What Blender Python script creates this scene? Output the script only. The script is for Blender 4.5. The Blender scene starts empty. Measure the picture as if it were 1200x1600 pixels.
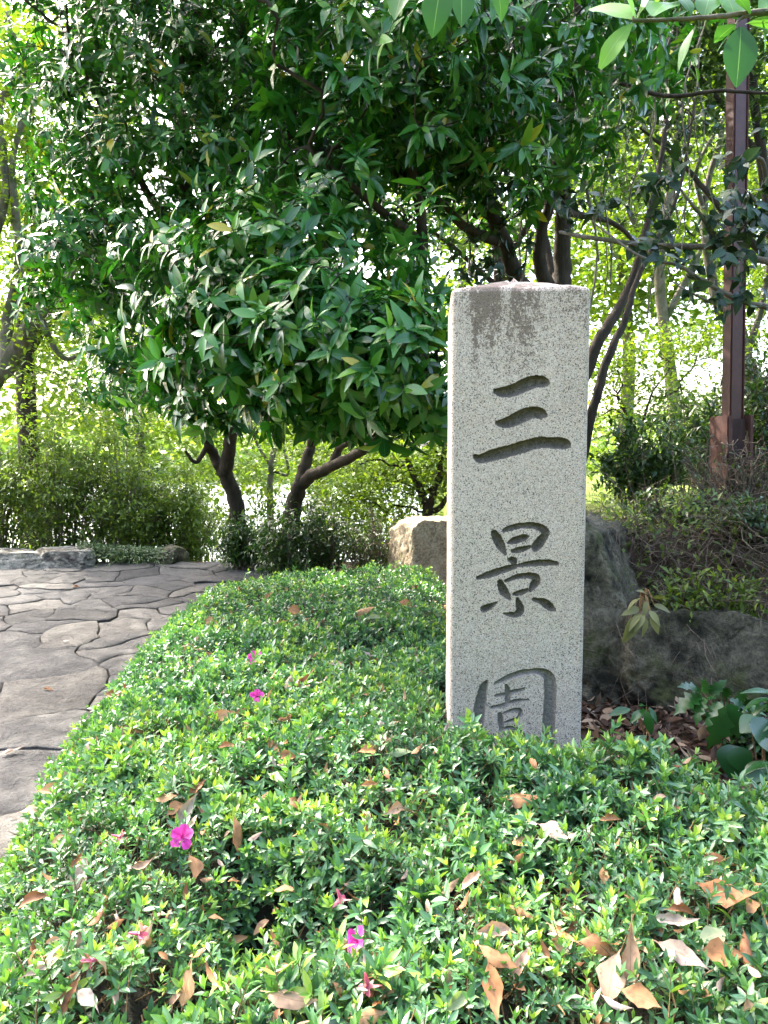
import bpy, math, random
import numpy as np
from mathutils import Vector, Matrix, noise

# ------------------------------------------------------------------ camera, sky, sun, exposure
scene = bpy.context.scene
COL = scene.collection
rng = np.random.default_rng(11)
random.seed(5)
PITCH = math.radians(4.5)
CAM = np.array([0.0, 0.0, 1.45])
FPX = 1155.6
cd = bpy.data.cameras.new('camera'); cam = bpy.data.objects.new('camera', cd); COL.objects.link(cam)
cd.sensor_fit = 'VERTICAL'; cd.sensor_height = 36; cd.sensor_width = 27; cd.lens = 26
cd.clip_start = 0.05; cd.clip_end = 2000
cam.location = CAM; cam.rotation_euler = (math.pi / 2 - PITCH, 0, 0)
scene.camera = cam

SUN_DIR = Vector((-0.52, 0.50, 0.80)).normalized()      # towards the sun: behind the trees, a little to the left
elev = math.asin(SUN_DIR.z); azim = math.atan2(SUN_DIR.x, SUN_DIR.y)
w = bpy.data.worlds.new('World'); scene.world = w; w.use_nodes = True
nt = w.node_tree
bg = nt.nodes['Background']
sky = nt.nodes.new('ShaderNodeTexSky'); sky.sky_type = 'NISHITA'; sky.sun_disc = False
sky.sun_elevation = elev; sky.sun_rotation = azim; sky.air_density = 1.0; sky.dust_density = 6.0; sky.ozone_density = 0.7
nt.links.new(sky.outputs[0], bg.inputs[0]); bg.inputs[1].default_value = 0.15
sd = bpy.data.lights.new('sun', 'SUN'); sun = bpy.data.objects.new('sun', sd); COL.objects.link(sun)
sd.energy = 2.2; sd.angle = math.radians(0.6); sd.color = (1.0, 0.94, 0.84)
sun.rotation_euler = (-SUN_DIR).to_track_quat('-Z', 'Y').to_euler()
vs = scene.view_settings
vs.view_transform = 'Standard'; vs.look = 'None'; vs.gamma = 1.0; vs.use_curve_mapping = False
vs.exposure = 3.4
cy = scene.cycles
cy.max_bounces = 7; cy.diffuse_bounces = 4; cy.glossy_bounces = 2; cy.transmission_bounces = 4; cy.transparent_max_bounces = 4
cy.use_denoising = True; cy.sample_clamp_indirect = 6.0; cy.caustics_reflective = False; cy.caustics_refractive = False

# ------------------------------------------------------------------ projection helpers
CP, SP = math.cos(PITCH), math.sin(PITCH)
def ray(px, py):
    u = (px - 600) / FPX; v = (800 - py) / FPX
    return np.array([u, CP + v * SP, v * CP - SP])
def at(px, py, Y):
    d = ray(px, py); return CAM + d * (Y / d[1])
def project(P):
    q = np.asarray(P) - CAM
    f = q[..., 1] * CP - q[..., 2] * SP
    up = q[..., 1] * SP + q[..., 2] * CP
    return 600 + FPX * q[..., 0] / f, 800 - FPX * up / f, f

# ------------------------------------------------------------------ scene-graph helpers
def tag(o, label=None, cat=None, group=None, kind=None):
    if label: o['label'] = label
    if cat: o['category'] = cat
    if group: o['group'] = group
    if kind: o['kind'] = kind
    return o
def empty(name, loc, label, cat, group=None):
    o = bpy.data.objects.new(name, None); COL.objects.link(o); o.location = tuple(loc)
    o.empty_display_size = 0.1
    return tag(o, label, cat, group)
def root_loc(o):
    l = Vector(o.location)
    while o.parent: o = o.parent; l = l + o.location
    return l
def link(name, me, mat=None, parent=None, loc=None, kind=None):
    """mesh in world coordinates (loc None) or in its own (loc given, world place)"""
    o = bpy.data.objects.new(name, me); COL.objects.link(o)
    if mat is not None and not me.materials: me.materials.append(mat)
    l = Vector(loc) if loc is not None else Vector((0, 0, 0))
    if parent is not None:
        o.parent = parent; l = l - root_loc(parent)
    o.location = l
    if kind: o['kind'] = kind
    return o
def fast_mesh(name, V, F, attrs=None, smooth=True):
    V = np.ascontiguousarray(V, dtype=np.float32); F = np.ascontiguousarray(F, dtype=np.int32)
    me = bpy.data.meshes.new(name)
    n, k = F.shape
    me.vertices.add(len(V)); me.vertices.foreach_set('co', V.ravel())
    me.loops.add(n * k); me.loops.foreach_set('vertex_index', F.ravel())
    me.polygons.add(n); me.polygons.foreach_set('loop_start', np.arange(0, n * k, k, dtype=np.int32))
    try: me.polygons.foreach_set('loop_total', np.full(n, k, dtype=np.int32))
    except Exception: pass
    if smooth: me.polygons.foreach_set('use_smooth', np.ones(n, dtype=bool))
    for an, av in (attrs or {}).items():
        a = me.attributes.new(an, 'FLOAT', 'POINT'); a.data.foreach_set('value', np.ascontiguousarray(av, dtype=np.float32))
    me.update(calc_edges=True); me.validate()
    return me
def norm(v):
    return v / np.maximum(np.linalg.norm(v, axis=-1, keepdims=True), 1e-9)
def smoothstep(a, b, x):
    t = np.clip((x - a) / (b - a), 0, 1); return t * t * (3 - 2 * t)

# cheap vectorised value noise
_perm = rng.random((64, 64))
def vnoise(x, y):
    x = np.asarray(x, float); y = np.asarray(y, float)
    xi = np.floor(x).astype(int); yi = np.floor(y).astype(int); fx = x - xi; fy = y - yi
    fx = fx * fx * (3 - 2 * fx); fy = fy * fy * (3 - 2 * fy)
    g = lambda a, b: _perm[a % 64, b % 64]
    return (g(xi, yi) * (1 - fx) + g(xi + 1, yi) * fx) * (1 - fy) + (g(xi, yi + 1) * (1 - fx) + g(xi + 1, yi + 1) * fx) * fy - 0.5

# ------------------------------------------------------------------ materials
def new_mat(name):
    m = bpy.data.materials.new(name); m.use_nodes = True
    n = m.node_tree; n.nodes.clear()
    out = n.nodes.new('ShaderNodeOutputMaterial')
    return m, n, out
def ramp(n, fac, stops, interp='LINEAR'):
    r = n.nodes.new('ShaderNodeValToRGB'); r.color_ramp.interpolation = interp
    e = r.color_ramp.elements
    while len(e) < len(stops): e.new(0.5)
    for i, (p, c) in enumerate(stops):
        e[i].position = p; e[i].color = (*c, 1) if len(c) == 3 else c
    n.links.new(fac, r.inputs[0]); return r.outputs[0]
def tex_noise(n, scale, detail=4, rough=0.55, vec=None, dist=0.0):
    t = n.nodes.new('ShaderNodeTexNoise'); t.inputs['Scale'].default_value = scale; t.inputs['Detail'].default_value = detail
    t.inputs['Roughness'].default_value = rough; t.inputs['Distortion'].default_value = dist
    if vec is not None: n.links.new(vec, t.inputs['Vector'])
    return t.outputs['Fac']
def mixc(n, fac, a, b, mode='MIX'):
    m = n.nodes.new('ShaderNodeMix'); m.data_type = 'RGBA'; m.blend_type = mode
    for s, v in ((m.inputs[0], fac), (m.inputs[6], a), (m.inputs[7], b)):
        if isinstance(v, (int, float)): s.default_value = v
        elif isinstance(v, tuple): s.default_value = (*v, 1)
        else: n.links.new(v, s)
    return m.outputs[2]
def math_node(n, op, a, b=None):
    m = n.nodes.new('ShaderNodeMath'); m.operation = op
    for s, v in ((m.inputs[0], a), (m.inputs[1], b)):
        if v is None: continue
        if isinstance(v, (int, float)): s.default_value = v
        else: n.links.new(v, s)
    return m.outputs[0]
def attr(n, name):
    a = n.nodes.new('ShaderNodeAttribute'); a.attribute_name = name; return a.outputs['Fac']
def bump(n, h, strength, dist=0.01):
    b = n.nodes.new('ShaderNodeBump'); b.inputs['Strength'].default_value = strength; b.inputs['Distance'].default_value = dist
    n.links.new(h, b.inputs['Height']); return b.outputs[0]
def objcoord(n):
    return n.nodes.new('ShaderNodeTexCoord').outputs['Object']
def geopos(n):
    return n.nodes.new('ShaderNodeNewGeometry').outputs['Position']
def principled(n, out, color, rough=0.8, spec=0.3, normal=None):
    p = n.nodes.new('ShaderNodeBsdfPrincipled')
    if isinstance(color, tuple): p.inputs['Base Color'].default_value = (*color, 1)
    else: n.links.new(color, p.inputs['Base Color'])
    if isinstance(rough, (int, float)): p.inputs['Roughness'].default_value = rough
    else: n.links.new(rough, p.inputs['Roughness'])
    p.inputs['Specular IOR Level'].default_value = spec
    if normal is not None: n.links.new(normal, p.inputs['Normal'])
    if out is not None: n.links.new(p.outputs[0], out.inputs[0])
    return p

def leaf_mat(name, stops, rough=0.35, spec=0.5, trans=0.3, tcol=(1.5, 1.7, 0.5), rib=None, blotch=0.0, ribw=0.09):
    m, n, out = new_mat(name)
    oi = n.nodes.new('ShaderNodeObjectInfo')
    v = math_node(n, 'ADD', attr(n, 'rnd'), math_node(n, 'MULTIPLY', attr(n, 'useobj'), oi.outputs['Random']))
    c = ramp(n, v, stops)
    if blotch:
        nz = tex_noise(n, 60, 3, 0.6, geopos(n))
        c = mixc(n, blotch, c, ramp(n, nz, [(0.28, (0.30, 0.24, 0.2)), (0.48, (0.95, 0.92, 0.9)), (0.7, (1.25, 1.2, 1.15))]), 'MULTIPLY')
    if rib:
        f = ramp(n, attr(n, 'lx'), [(0.0, (1, 1, 1)), (ribw, (0, 0, 0))])
        rb = n.nodes.new('ShaderNodeRGBToBW'); n.links.new(f, rb.inputs[0])
        c = mixc(n, math_node(n, 'MULTIPLY', rb.outputs[0], 0.75), c, rib)
    p = principled(n, None, c, rough, spec)
    t = n.nodes.new('ShaderNodeBsdfTranslucent'); n.links.new(mixc(n, 1.0, c, tcol, 'MULTIPLY'), t.inputs[0])
    mx = n.nodes.new('ShaderNodeMixShader'); mx.inputs[0].default_value = trans
    n.links.new(p.outputs[0], mx.inputs[1]); n.links.new(t.outputs[0], mx.inputs[2]); n.links.new(mx.outputs[0], out.inputs[0])
    return m

def bark_mat(name, c0, c1, scale=14, moss=None):
    m, n, out = new_mat(name)
    g = n.nodes.new('ShaderNodeMapping'); g.inputs['Scale'].default_value = (1, 1, 0.35); n.links.new(geopos(n), g.inputs[0])
    a = tex_noise(n, scale, 6, 0.65, g.outputs[0]); b = tex_noise(n, scale * 5, 4, 0.6, g.outputs[0])
    c = ramp(n, a, [(0.3, c0), (0.7, c1)])
    if moss: c = mixc(n, ramp(n, tex_noise(n, 5, 3, 0.5, geopos(n)), [(0.5, (0, 0, 0)), (0.65, (1, 1, 1))]), c, moss)
    principled(n, out, c, 0.9, 0.2, bump(n, math_node(n, 'ADD', a, b), 0.6, 0.012))
    return m

M = {}
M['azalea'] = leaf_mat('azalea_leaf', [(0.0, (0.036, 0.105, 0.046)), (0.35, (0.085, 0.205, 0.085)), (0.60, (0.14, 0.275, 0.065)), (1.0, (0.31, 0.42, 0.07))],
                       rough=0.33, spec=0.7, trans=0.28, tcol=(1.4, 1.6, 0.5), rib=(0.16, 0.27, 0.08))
M['azalea_stem'] = bark_mat('azalea_stem', (0.16, 0.09, 0.045), (0.30, 0.19, 0.09), 60)
M['hedge_inner_shade'] = bark_mat('hedge_inner_shade', (0.006, 0.006, 0.004), (0.03, 0.028, 0.016), 40)  # near-black colour paints in the shade inside the hedge
M['evergreen'] = leaf_mat('evergreen_leaf', [(0.0, (0.009, 0.050, 0.009)), (0.45, (0.026, 0.120, 0.017)), (0.85, (0.068, 0.195, 0.025)), (0.95, (0.13, 0.25, 0.03)), (1.0, (0.34, 0.26, 0.02))],
                          rough=0.27, spec=0.38, trans=0.14, tcol=(1.6, 2.0, 0.45), rib=(0.07, 0.17, 0.045), ribw=0.07)
M['camellia'] = leaf_mat('camellia_leaf', [(0.0, (0.008, 0.024, 0.013)), (0.8, (0.015, 0.042, 0.020)), (1.0, (0.04, 0.085, 0.025))], rough=0.4, spec=0.3, trans=0.08, rib=(0.04, 0.09, 0.03))
M['maple'] = leaf_mat('maple_leaf', [(0.0, (0.055, 0.105, 0.014)), (0.5, (0.10, 0.165, 0.02)), (1.0, (0.18, 0.235, 0.025))], rough=0.5, spec=0.3, trans=0.5, tcol=(1.55, 1.6, 0.5))
M['shrub'] = leaf_mat('shrub_leaf', [(0.0, (0.052, 0.095, 0.018)), (0.6, (0.115, 0.18, 0.032)), (1.0, (0.21, 0.27, 0.05))], rough=0.45, spec=0.4, trans=0.4, tcol=(1.5, 1.6, 0.5))
M['darkshrub'] = leaf_mat('dark_shrub_leaf', [(0.0, (0.012, 0.034, 0.009)), (0.6, (0.028, 0.07, 0.016)), (1.0, (0.09, 0.15, 0.03))], rough=0.4, spec=0.45, trans=0.25)
M['magnolia'] = leaf_mat('broad_leaf', [(0.0, (0.02, 0.07, 0.02)), (0.45, (0.05, 0.14, 0.035)), (0.75, (0.085, 0.20, 0.03)), (1.0, (0.20, 0.36, 0.05))], rough=0.4, spec=0.2, trans=0.35, tcol=(1.4, 1.6, 0.6), rib=(0.17, 0.28, 0.10), ribw=0.05)
M['dry'] = leaf_mat('dry_leaf', [(0.0, (0.16, 0.065, 0.03)), (0.25, (0.33, 0.155, 0.065)), (0.5, (0.45, 0.265, 0.13)), (0.75, (0.42, 0.29, 0.215)), (1.0, (0.37, 0.325, 0.27))],
                    rough=0.6, spec=0.3, trans=0.12, tcol=(1.2, 1.0, 0.7), rib=(0.22, 0.12, 0.06), blotch=0.7, ribw=0.06)
M['litter'] = leaf_mat('litter_leaf', [(0.0, (0.025, 0.013, 0.008)), (0.45, (0.07, 0.035, 0.019)), (0.8, (0.16, 0.10, 0.058)), (1.0, (0.30, 0.235, 0.16))], rough=0.6, spec=0.3, trans=0.08, tcol=(1.2, 1, .7), blotch=0.3)
M['petal'] = leaf_mat('petal', [(0.0, (0.50, 0.04, 0.30)), (0.7, (0.60, 0.075, 0.38)), (1.0, (0.62, 0.2, 0.36))], rough=0.6, spec=0.2, trans=0.3, tcol=(1.2, 1.0, 1.1), rib=(0.36, 0.012, 0.18), ribw=0.55)
M['wilted'] = leaf_mat('wilted_petal', [(0.0, (0.62, 0.16, 0.26)), (1.0, (0.60, 0.30, 0.24))], rough=0.7, spec=0.2, trans=0.25, tcol=(1.2, 0.9, 0.9))
M['bark'] = bark_mat('dark_bark', (0.012, 0.010, 0.007), (0.055, 0.044, 0.032), 16)
M['bark_grey'] = bark_mat('grey_bark', (0.05, 0.045, 0.036), (0.18, 0.155, 0.125), 12, moss=(0.05, 0.06, 0.025))
M['twig'] = bark_mat('dry_twig', (0.06, 0.045, 0.032), (0.21, 0.165, 0.125), 30)

def rock_mat(name, stops, moss=None, mossamt=0.55, scale=6, bstr=0.7, dark=None):
    m, n, out = new_mat(name)
    p = geopos(n)
    a = tex_noise(n, scale, 8, 0.62, p, 0.3); b = tex_noise(n, scale * 9, 6, 0.7, p)
    c = ramp(n, a, stops)
    c = mixc(n, 0.8, c, ramp(n, b, [(0.35, (0.4, 0.4, 0.4)), (0.5, (0.95, 0.95, 0.95)), (0.65, (1.4, 1.38, 1.32))]), 'MULTIPLY')
    crk = tex_noise(n, scale * 0.55, 9, 0.7, p, 1.0)
    c = mixc(n, 0.8, c, ramp(n, crk, [(0.475, (1, 1, 1)), (0.495, (0.25, 0.24, 0.22)), (0.51, (1, 1, 1))]), 'MULTIPLY')
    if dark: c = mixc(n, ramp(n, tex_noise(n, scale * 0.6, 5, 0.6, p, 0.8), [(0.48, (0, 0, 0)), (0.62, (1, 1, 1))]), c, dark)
    if moss:
        c = mixc(n, ramp(n, tex_noise(n, scale * 0.8, 6, 0.65, p), [(mossamt, (0, 0, 0)), (mossamt + 0.12, (1, 1, 1))]), c, moss)
    principled(n, out, c, 0.92, 0.2, bump(n, math_node(n, 'ADD', math_node(n, 'ADD', a, math_node(n, 'MULTIPLY', b, 0.6)), math_node(n, 'MULTIPLY', tex_noise(n, scale * 30, 4, 0.7, p), 0.3)), bstr, 0.045))
    return m
M['rock_tan'] = rock_mat('tan_rock', [(0.3, (0.28, 0.22, 0.14)), (0.7, (0.48, 0.41, 0.30))], moss=(0.12, 0.12, 0.05), mossamt=0.56)
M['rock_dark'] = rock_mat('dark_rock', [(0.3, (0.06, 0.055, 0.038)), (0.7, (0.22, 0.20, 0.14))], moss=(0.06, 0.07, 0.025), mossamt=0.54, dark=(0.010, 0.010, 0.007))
M['rock_mid'] = rock_mat('weathered_rock', [(0.3, (0.055, 0.050, 0.034)), (0.7, (0.185, 0.165, 0.115))], moss=(0.085, 0.09, 0.035), mossamt=0.52, dark=(0.016, 0.015, 0.010))
M['rock_pale'] = rock_mat('pale_rock', [(0.3, (0.24, 0.22, 0.18)), (0.7, (0.44, 0.40, 0.33))], moss=(0.10, 0.10, 0.05), mossamt=0.58, dark=(0.07, 0.06, 0.05))

def paving_mat():
    m, n, out = new_mat('paving_stone')
    p = geopos(n); oi = n.nodes.new('ShaderNodeObjectInfo')
    base = ramp(n, oi.outputs['Random'], [(0.0, (0.045, 0.044, 0.043)), (0.3, (0.098, 0.095, 0.092)), (0.5, (0.058, 0.058, 0.060)), (0.75, (0.13, 0.122, 0.11)), (1.0, (0.075, 0.074, 0.076))])
    a = tex_noise(n, 5, 8, 0.65, p, 0.5); b = tex_noise(n, 45, 6, 0.7, p); d = tex_noise(n, 220, 3, 0.6, p)
    c = mixc(n, 0.75, base, ramp(n, a, [(0.25, (0.55, 0.52, 0.5)), (0.5, (1, 1, 1)), (0.75, (1.45, 1.4, 1.32))]), 'MULTIPLY')
    c = mixc(n, 0.6, c, ramp(n, b, [(0.3, (0.6, 0.6, 0.6)), (0.7, (1.3, 1.3, 1.3))]), 'MULTIPLY')
    mp = n.nodes.new('ShaderNodeMapping'); mp.inputs['Scale'].default_value = (1.0, 2.2, 1.0); n.links.new(p, mp.inputs[0])
    wv = tex_noise(n, 3.2, 9, 0.72, mp.outputs[0], 1.2)
    cr = ramp(n, wv, [(0.47, (1, 1, 1)), (0.495, (0.45, 0.42, 0.38)), (0.52, (1, 1, 1))])
    c = mixc(n, 0.75, c, cr, 'MULTIPLY')
    h = math_node(n, 'ADD', math_node(n, 'ADD', math_node(n, 'MULTIPLY', a, 1.6), math_node(n, 'MULTIPLY', b, 0.7)), math_node(n, 'MULTIPLY', d, 0.2))
    principled(n, out, c, 0.85, 0.25, bump(n, h, 0.9, 0.05)); return m
M['paving'] = paving_mat()

def granite_mat(name, dirt=None, dirtamt=0.0):
    m, n, out = new_mat(name)
    p = objcoord(n)
    def vor(scale):
        t = n.nodes.new('ShaderNodeTexVoronoi'); t.inputs['Scale'].default_value = scale; n.links.new(p, t.inputs['Vector']); return t.outputs['Color']
    def bw(c, ch=0):
        s = n.nodes.new('ShaderNodeSeparateColor'); n.links.new(c, s.inputs[0]); return s.outputs[ch]
    v1 = vor(380); v2 = vor(600); 
    c = ramp(n, bw(v1), [(0.0, (0.35, 0.295, 0.25)), (0.26, (0.455, 0.395, 0.345)), (0.60, (0.51, 0.445, 0.39)), (0.80, (0.48, 0.375, 0.30)), (0.93, (0.57, 0.505, 0.45))], 'CONSTANT')
    c = mixc(n, ramp(n, bw(v2), [(0.0, (1, 1, 1)), (0.115, (0, 0, 0))], 'CONSTANT'), c, (0.15, 0.14, 0.13))
    c = mixc(n, ramp(n, bw(v1, 1), [(0.0, (1, 1, 1)), (0.06, (0, 0, 0))], 'CONSTANT'), c, (0.06, 0.06, 0.06))
    lg = tex_noise(n, 4.0, 5, 0.6, p)
    c = mixc(n, 0.55, c, ramp(n, lg, [(0.3, (0.78, 0.73, 0.68)), (0.5, (1.0, 0.97, 0.92)), (0.7, (1.06, 1.05, 1.05))]), 'MULTIPLY')
    # soot and lichen stain below the top edge, with its own ragged outline
    sx = n.nodes.new('ShaderNodeSeparateXYZ'); n.links.new(p, sx.inputs[0])
    def band(v, a, b): 
        mr = n.nodes.new('ShaderNodeMapRange'); mr.interpolation_type = 'SMOOTHSTEP'; mr.inputs[1].default_value = a; mr.inputs[2].default_value = b
        n.links.new(v, mr.inputs[0]); return mr.outputs[0]
    zz = band(sx.outputs['Z'], 1.54, 1.88)
    xx = math_node(n, 'MULTIPLY', band(sx.outputs['X'], -0.185, -0.12), band(sx.outputs['X'], 0.10, -0.06))
    st = math_node(n, 'MULTIPLY', zz, math_node(n, 'ADD', math_node(n, 'MULTIPLY', xx, 0.62), 0.30))
    mp = n.nodes.new('ShaderNodeMapping'); mp.inputs['Scale'].default_value = (1.0, 1.0, 0.28); n.links.new(p, mp.inputs[0])
    def mr2(v, lo, hi):
        q = n.nodes.new('ShaderNodeMapRange'); q.inputs[1].default_value = lo; q.inputs[2].default_value = hi; n.links.new(v, q.inputs[0]); return q.outputs[0]
    rag = mr2(tex_noise(n, 13, 6, 0.7, mp.outputs[0], 0.6), 0.36, 0.62)
    dn = math_node(n, 'MULTIPLY', st, math_node(n, 'ADD', math_node(n, 'MULTIPLY', rag, 1.05), 0.12))
    fine = math_node(n, 'ADD', math_node(n, 'MULTIPLY', mr2(tex_noise(n, 210, 3, 0.7, p), 0.32, 0.68), 0.6), math_node(n, 'MULTIPLY', mr2(tex_noise(n, 60, 4, 0.7, p), 0.32, 0.68), 0.4))
    s = math_node(n, 'SUBTRACT', math_node(n, 'MULTIPLY', dn, 1.15), fine)
    smask = ramp(n, math_node(n, 'ADD', s, 0.3), [(0.15, (0, 0, 0)), (0.36, (0.8, 0.8, 0.8))])
    c = mixc(n, smask, c, (0.095, 0.066, 0.048))
    if dirt:
        g = tex_noise(n, 55, 6, 0.7, p, 1.0)
        c = mixc(n, ramp(n, g, [(0.25, (dirtamt,) * 3), (0.75, (dirtamt * 0.72,) * 3)]), c, dirt)
    hh = math_node(n, 'ADD', tex_noise(n, 260, 3, 0.6, p), math_node(n, 'MULTIPLY', tex_noise(n, 40, 4, 0.6, p), 0.8))
    principled(n, out, c, 0.8, 0.3, bump(n, hh, 0.35, 0.004)); return m
M['granite'] = granite_mat('granite')
M['groove_dark'] = granite_mat('granite_groove_dark', (0.026, 0.024, 0.016), 0.98)
M['groove_grey'] = granite_mat('granite_groove_grey', (0.09, 0.087, 0.08), 0.8)

def ground_mat():
    m, n, out = new_mat('ground')
    p = geopos(n)
    soil = ramp(n, tex_noise(n, 9, 8, 0.7, p), [(0.3, (0.030, 0.021, 0.013)), (0.7, (0.11, 0.08, 0.05))])
    grass = ramp(n, tex_noise(n, 3, 8, 0.7, p), [(0.3, (0.075, 0.12, 0.022)), (0.7, (0.17, 0.22, 0.04))])
    c = mixc(n, attr(n, 'grass'), soil, grass)
    principled(n, out, c, 0.95, 0.15, bump(n, tex_noise(n, 40, 6, 0.7, p), 0.8, 0.03)); return m
M['ground'] = ground_mat()
def water_mat():
    m, n, out = new_mat('lake_water')
    principled(n, out, (0.16, 0.19, 0.18), 0.32, 0.6, bump(n, tex_noise(n, 1.6, 3, 0.6, geopos(n)), 0.25, 0.05)); return m
M['water'] = water_mat()
def simple(name, c0, c1, scale, rough=0.6, spec=0.4, b=0.15):
    m, n, out = new_mat(name); p = geopos(n); a = tex_noise(n, scale, 6, 0.65, p)
    principled(n, out, ramp(n, a, [(0.3, c0), (0.7, c1)]), rough, spec, bump(n, a, b, 0.01)); return m
M['red_paint'] = simple('dark_red_paint', (0.030, 0.0095, 0.009), (0.062, 0.019, 0.016), 22, 0.5, 0.4)
M['rust_paint'] = simple('faded_red_paint', (0.036, 0.013, 0.011), (0.085, 0.036, 0.027), 14, 0.7, 0.3)
M['black_hollow'] = simple('recess_shade', (0.02, 0.012, 0.012), (0.045, 0.022, 0.02), 20, 0.7, 0.2)  # web between the flanges, coloured dark to paint in the recess's shade
M['mossy_concrete'] = rock_mat('mossy_concrete', [(0.3, (0.16, 0.14, 0.10)), (0.7, (0.30, 0.27, 0.2))], moss=(0.10, 0.11, 0.035), mossamt=0.48)

# ------------------------------------------------------------------ terrain
def gz(x, y):
    x = np.asarray(x, float); y = np.asarray(y, float)
    z = 0.03 * np.clip(y, -20, 7.9)
    z = z - 0.34 * np.clip(y - 8.3, 0, 11.5)
    lit = smoothstep(0.50, 0.75, x) * smoothstep(1.9, 2.3, y)
    z = z + lit * (y < 8) * np.maximum(0.27 - z, 0)
    m = smoothstep(0.75, 1.25, x) * smoothstep(3.35, 3.75, y) * (1 - smoothstep(16, 26, y))
    z = z * (1 - m) + 1.03 * m
    far = smoothstep(105, 180, y)
    z = z + far * (7 + 3 * vnoise(x * 0.02 + 3, y * 0.02))
    z = z + 0.03 * vnoise(x * 2.1, y * 2.1) * smoothstep(0.2, 1, np.abs(x + 2.8) - 2.0)
    return z
def build_ground():
    def axis(parts):
        out = []
        for a, b, s in parts: out += list(np.arange(a, b, s))
        return np.array(out + [parts[-1][1]])
    xs = axis([(-900, -100, 80), (-100, -20, 8), (-20, -6, 1.0), (-6, 4, 0.12), (4, 20, 1.0), (20, 100, 8), (100, 900, 80)])
    ys = axis([(-300, -20, 40), (-20, 0, 2), (0, 9, 0.12), (9, 30, 0.7), (30, 160, 5), (160, 1500, 80)])
    X, Y = np.meshgrid(xs, ys); Z = gz(X, Y)
    # the path lies in a shallow bed
    bed = (X < -0.6) & (X > -6.2) & (Y > 0.5) & (Y < 8.0)
    Z = Z - 0.035 * bed
    V = np.stack([X, Y, Z], -1).reshape(-1, 3); nx = len(xs); ny = len(ys)
    i = np.arange(nx - 1); j = np.arange(ny - 1); I, J = np.meshgrid(i, j)
    a = (J * nx + I).ravel(); F = np.stack([a, a + 1, a + nx + 1, a + nx], -1)
    g = np.maximum(smoothstep(8.2, 9.5, V[:, 1]), smoothstep(1.2, 2.0, V[:, 0]) * smoothstep(4.6, 5.4, V[:, 1]))
    g = np.maximum(g, smoothstep(-0.5, -2, V[:, 1]))
    o = link('ground', fast_mesh('ground', V, F, {'grass': g}), M['ground']); tag(o, kind='structure')
    lx = [(-160, 19.2), (160, 19.2), (160, 125), (-160, 125)]
    me = bpy.data.meshes.new('lake'); me.from_pydata([(x, y, -3.05) for x, y in lx], [], [(0, 1, 2, 3)])
    tag(link('lake', me, M['water']), kind='structure')
build_ground()

# ------------------------------------------------------------------ leaf templates and stamping
def leaf_tpl(n, width, fold=0.25, droop=0.25, shape='ellip', twist=0.0, wave=0.0):
    V = []; LX = []
    for i in range(n + 1):
        t = i / n
        if shape == 'ellip': wd = math.sin(math.pi * min(max(t, 0.03), 0.985)) ** 0.8 * (1.0 if t < 0.5 else 1.0 - 0.15 * (t - 0.5))
        elif shape == 'lance': wd = math.sin(math.pi * (min(max(t, 0.02), 0.985)) ** 0.85) ** 1.0
        elif shape == 'obov': wd = math.sin(math.pi * (min(max(t, 0.02), 0.97)) ** 1.35) ** 0.75
        elif shape == 'ovate': wd = math.sin(math.pi * (min(max(t, 0.03), 0.985)) ** 0.7) ** 0.85
        elif shape == 'petal': wd = min(1, 1.5 * t + 0.12) * (1 - max(0, (t - 0.72) / 0.28) ** 2.2) ** 0.5 if t < 1 else 0.12
        elif shape == 'holly': wd = math.sin(math.pi * (min(max(t, 0.03), 0.985)) ** 0.75) ** 0.8 * (1.0 + 0.32 * (1 if i % 2 else -1))
        wd = max(wd, 0.04) * width * 0.5
        z = -droop * t * t; tw = twist * t
        for s in (-1, 0, 1):
            x = s * wd; zz = z + abs(s) * wd * fold + wave * s * math.sin(t * 9) * wd
            V.append((x * math.cos(tw) - zz * math.sin(tw) * 0.3, t * (1 - 0.12 * droop), zz + x * math.sin(tw)))
            LX.append(abs(s))
    F = []
    for i in range(n):
        b = 3 * i
        F += [(b, b + 1, b + 4, b + 3), (b + 1, b + 2, b + 5, b + 4)]
    return np.array(V), np.array(F), np.array(LX, float)
def stamp(tpl, pos, d, up, sc, rnd):
    tv, tf, lx = tpl; N = len(pos); k = len(tv)
    y = norm(np.asarray(d)); x = norm(np.cross(y, up)); z = np.cross(x, y)
    R = np.stack([x, y, z], 1)                              # N,3,3 rows are axes
    V = np.einsum('ki,nij->nkj', tv, R) * np.asarray(sc)[:, None, None] + np.asarray(pos)[:, None, :]
    F = (tf[None] + (np.arange(N) * k)[:, None, None]).reshape(-1, tf.shape[1])
    return V.reshape(-1, 3), F, np.repeat(rnd, k), np.tile(lx, N)
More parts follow.
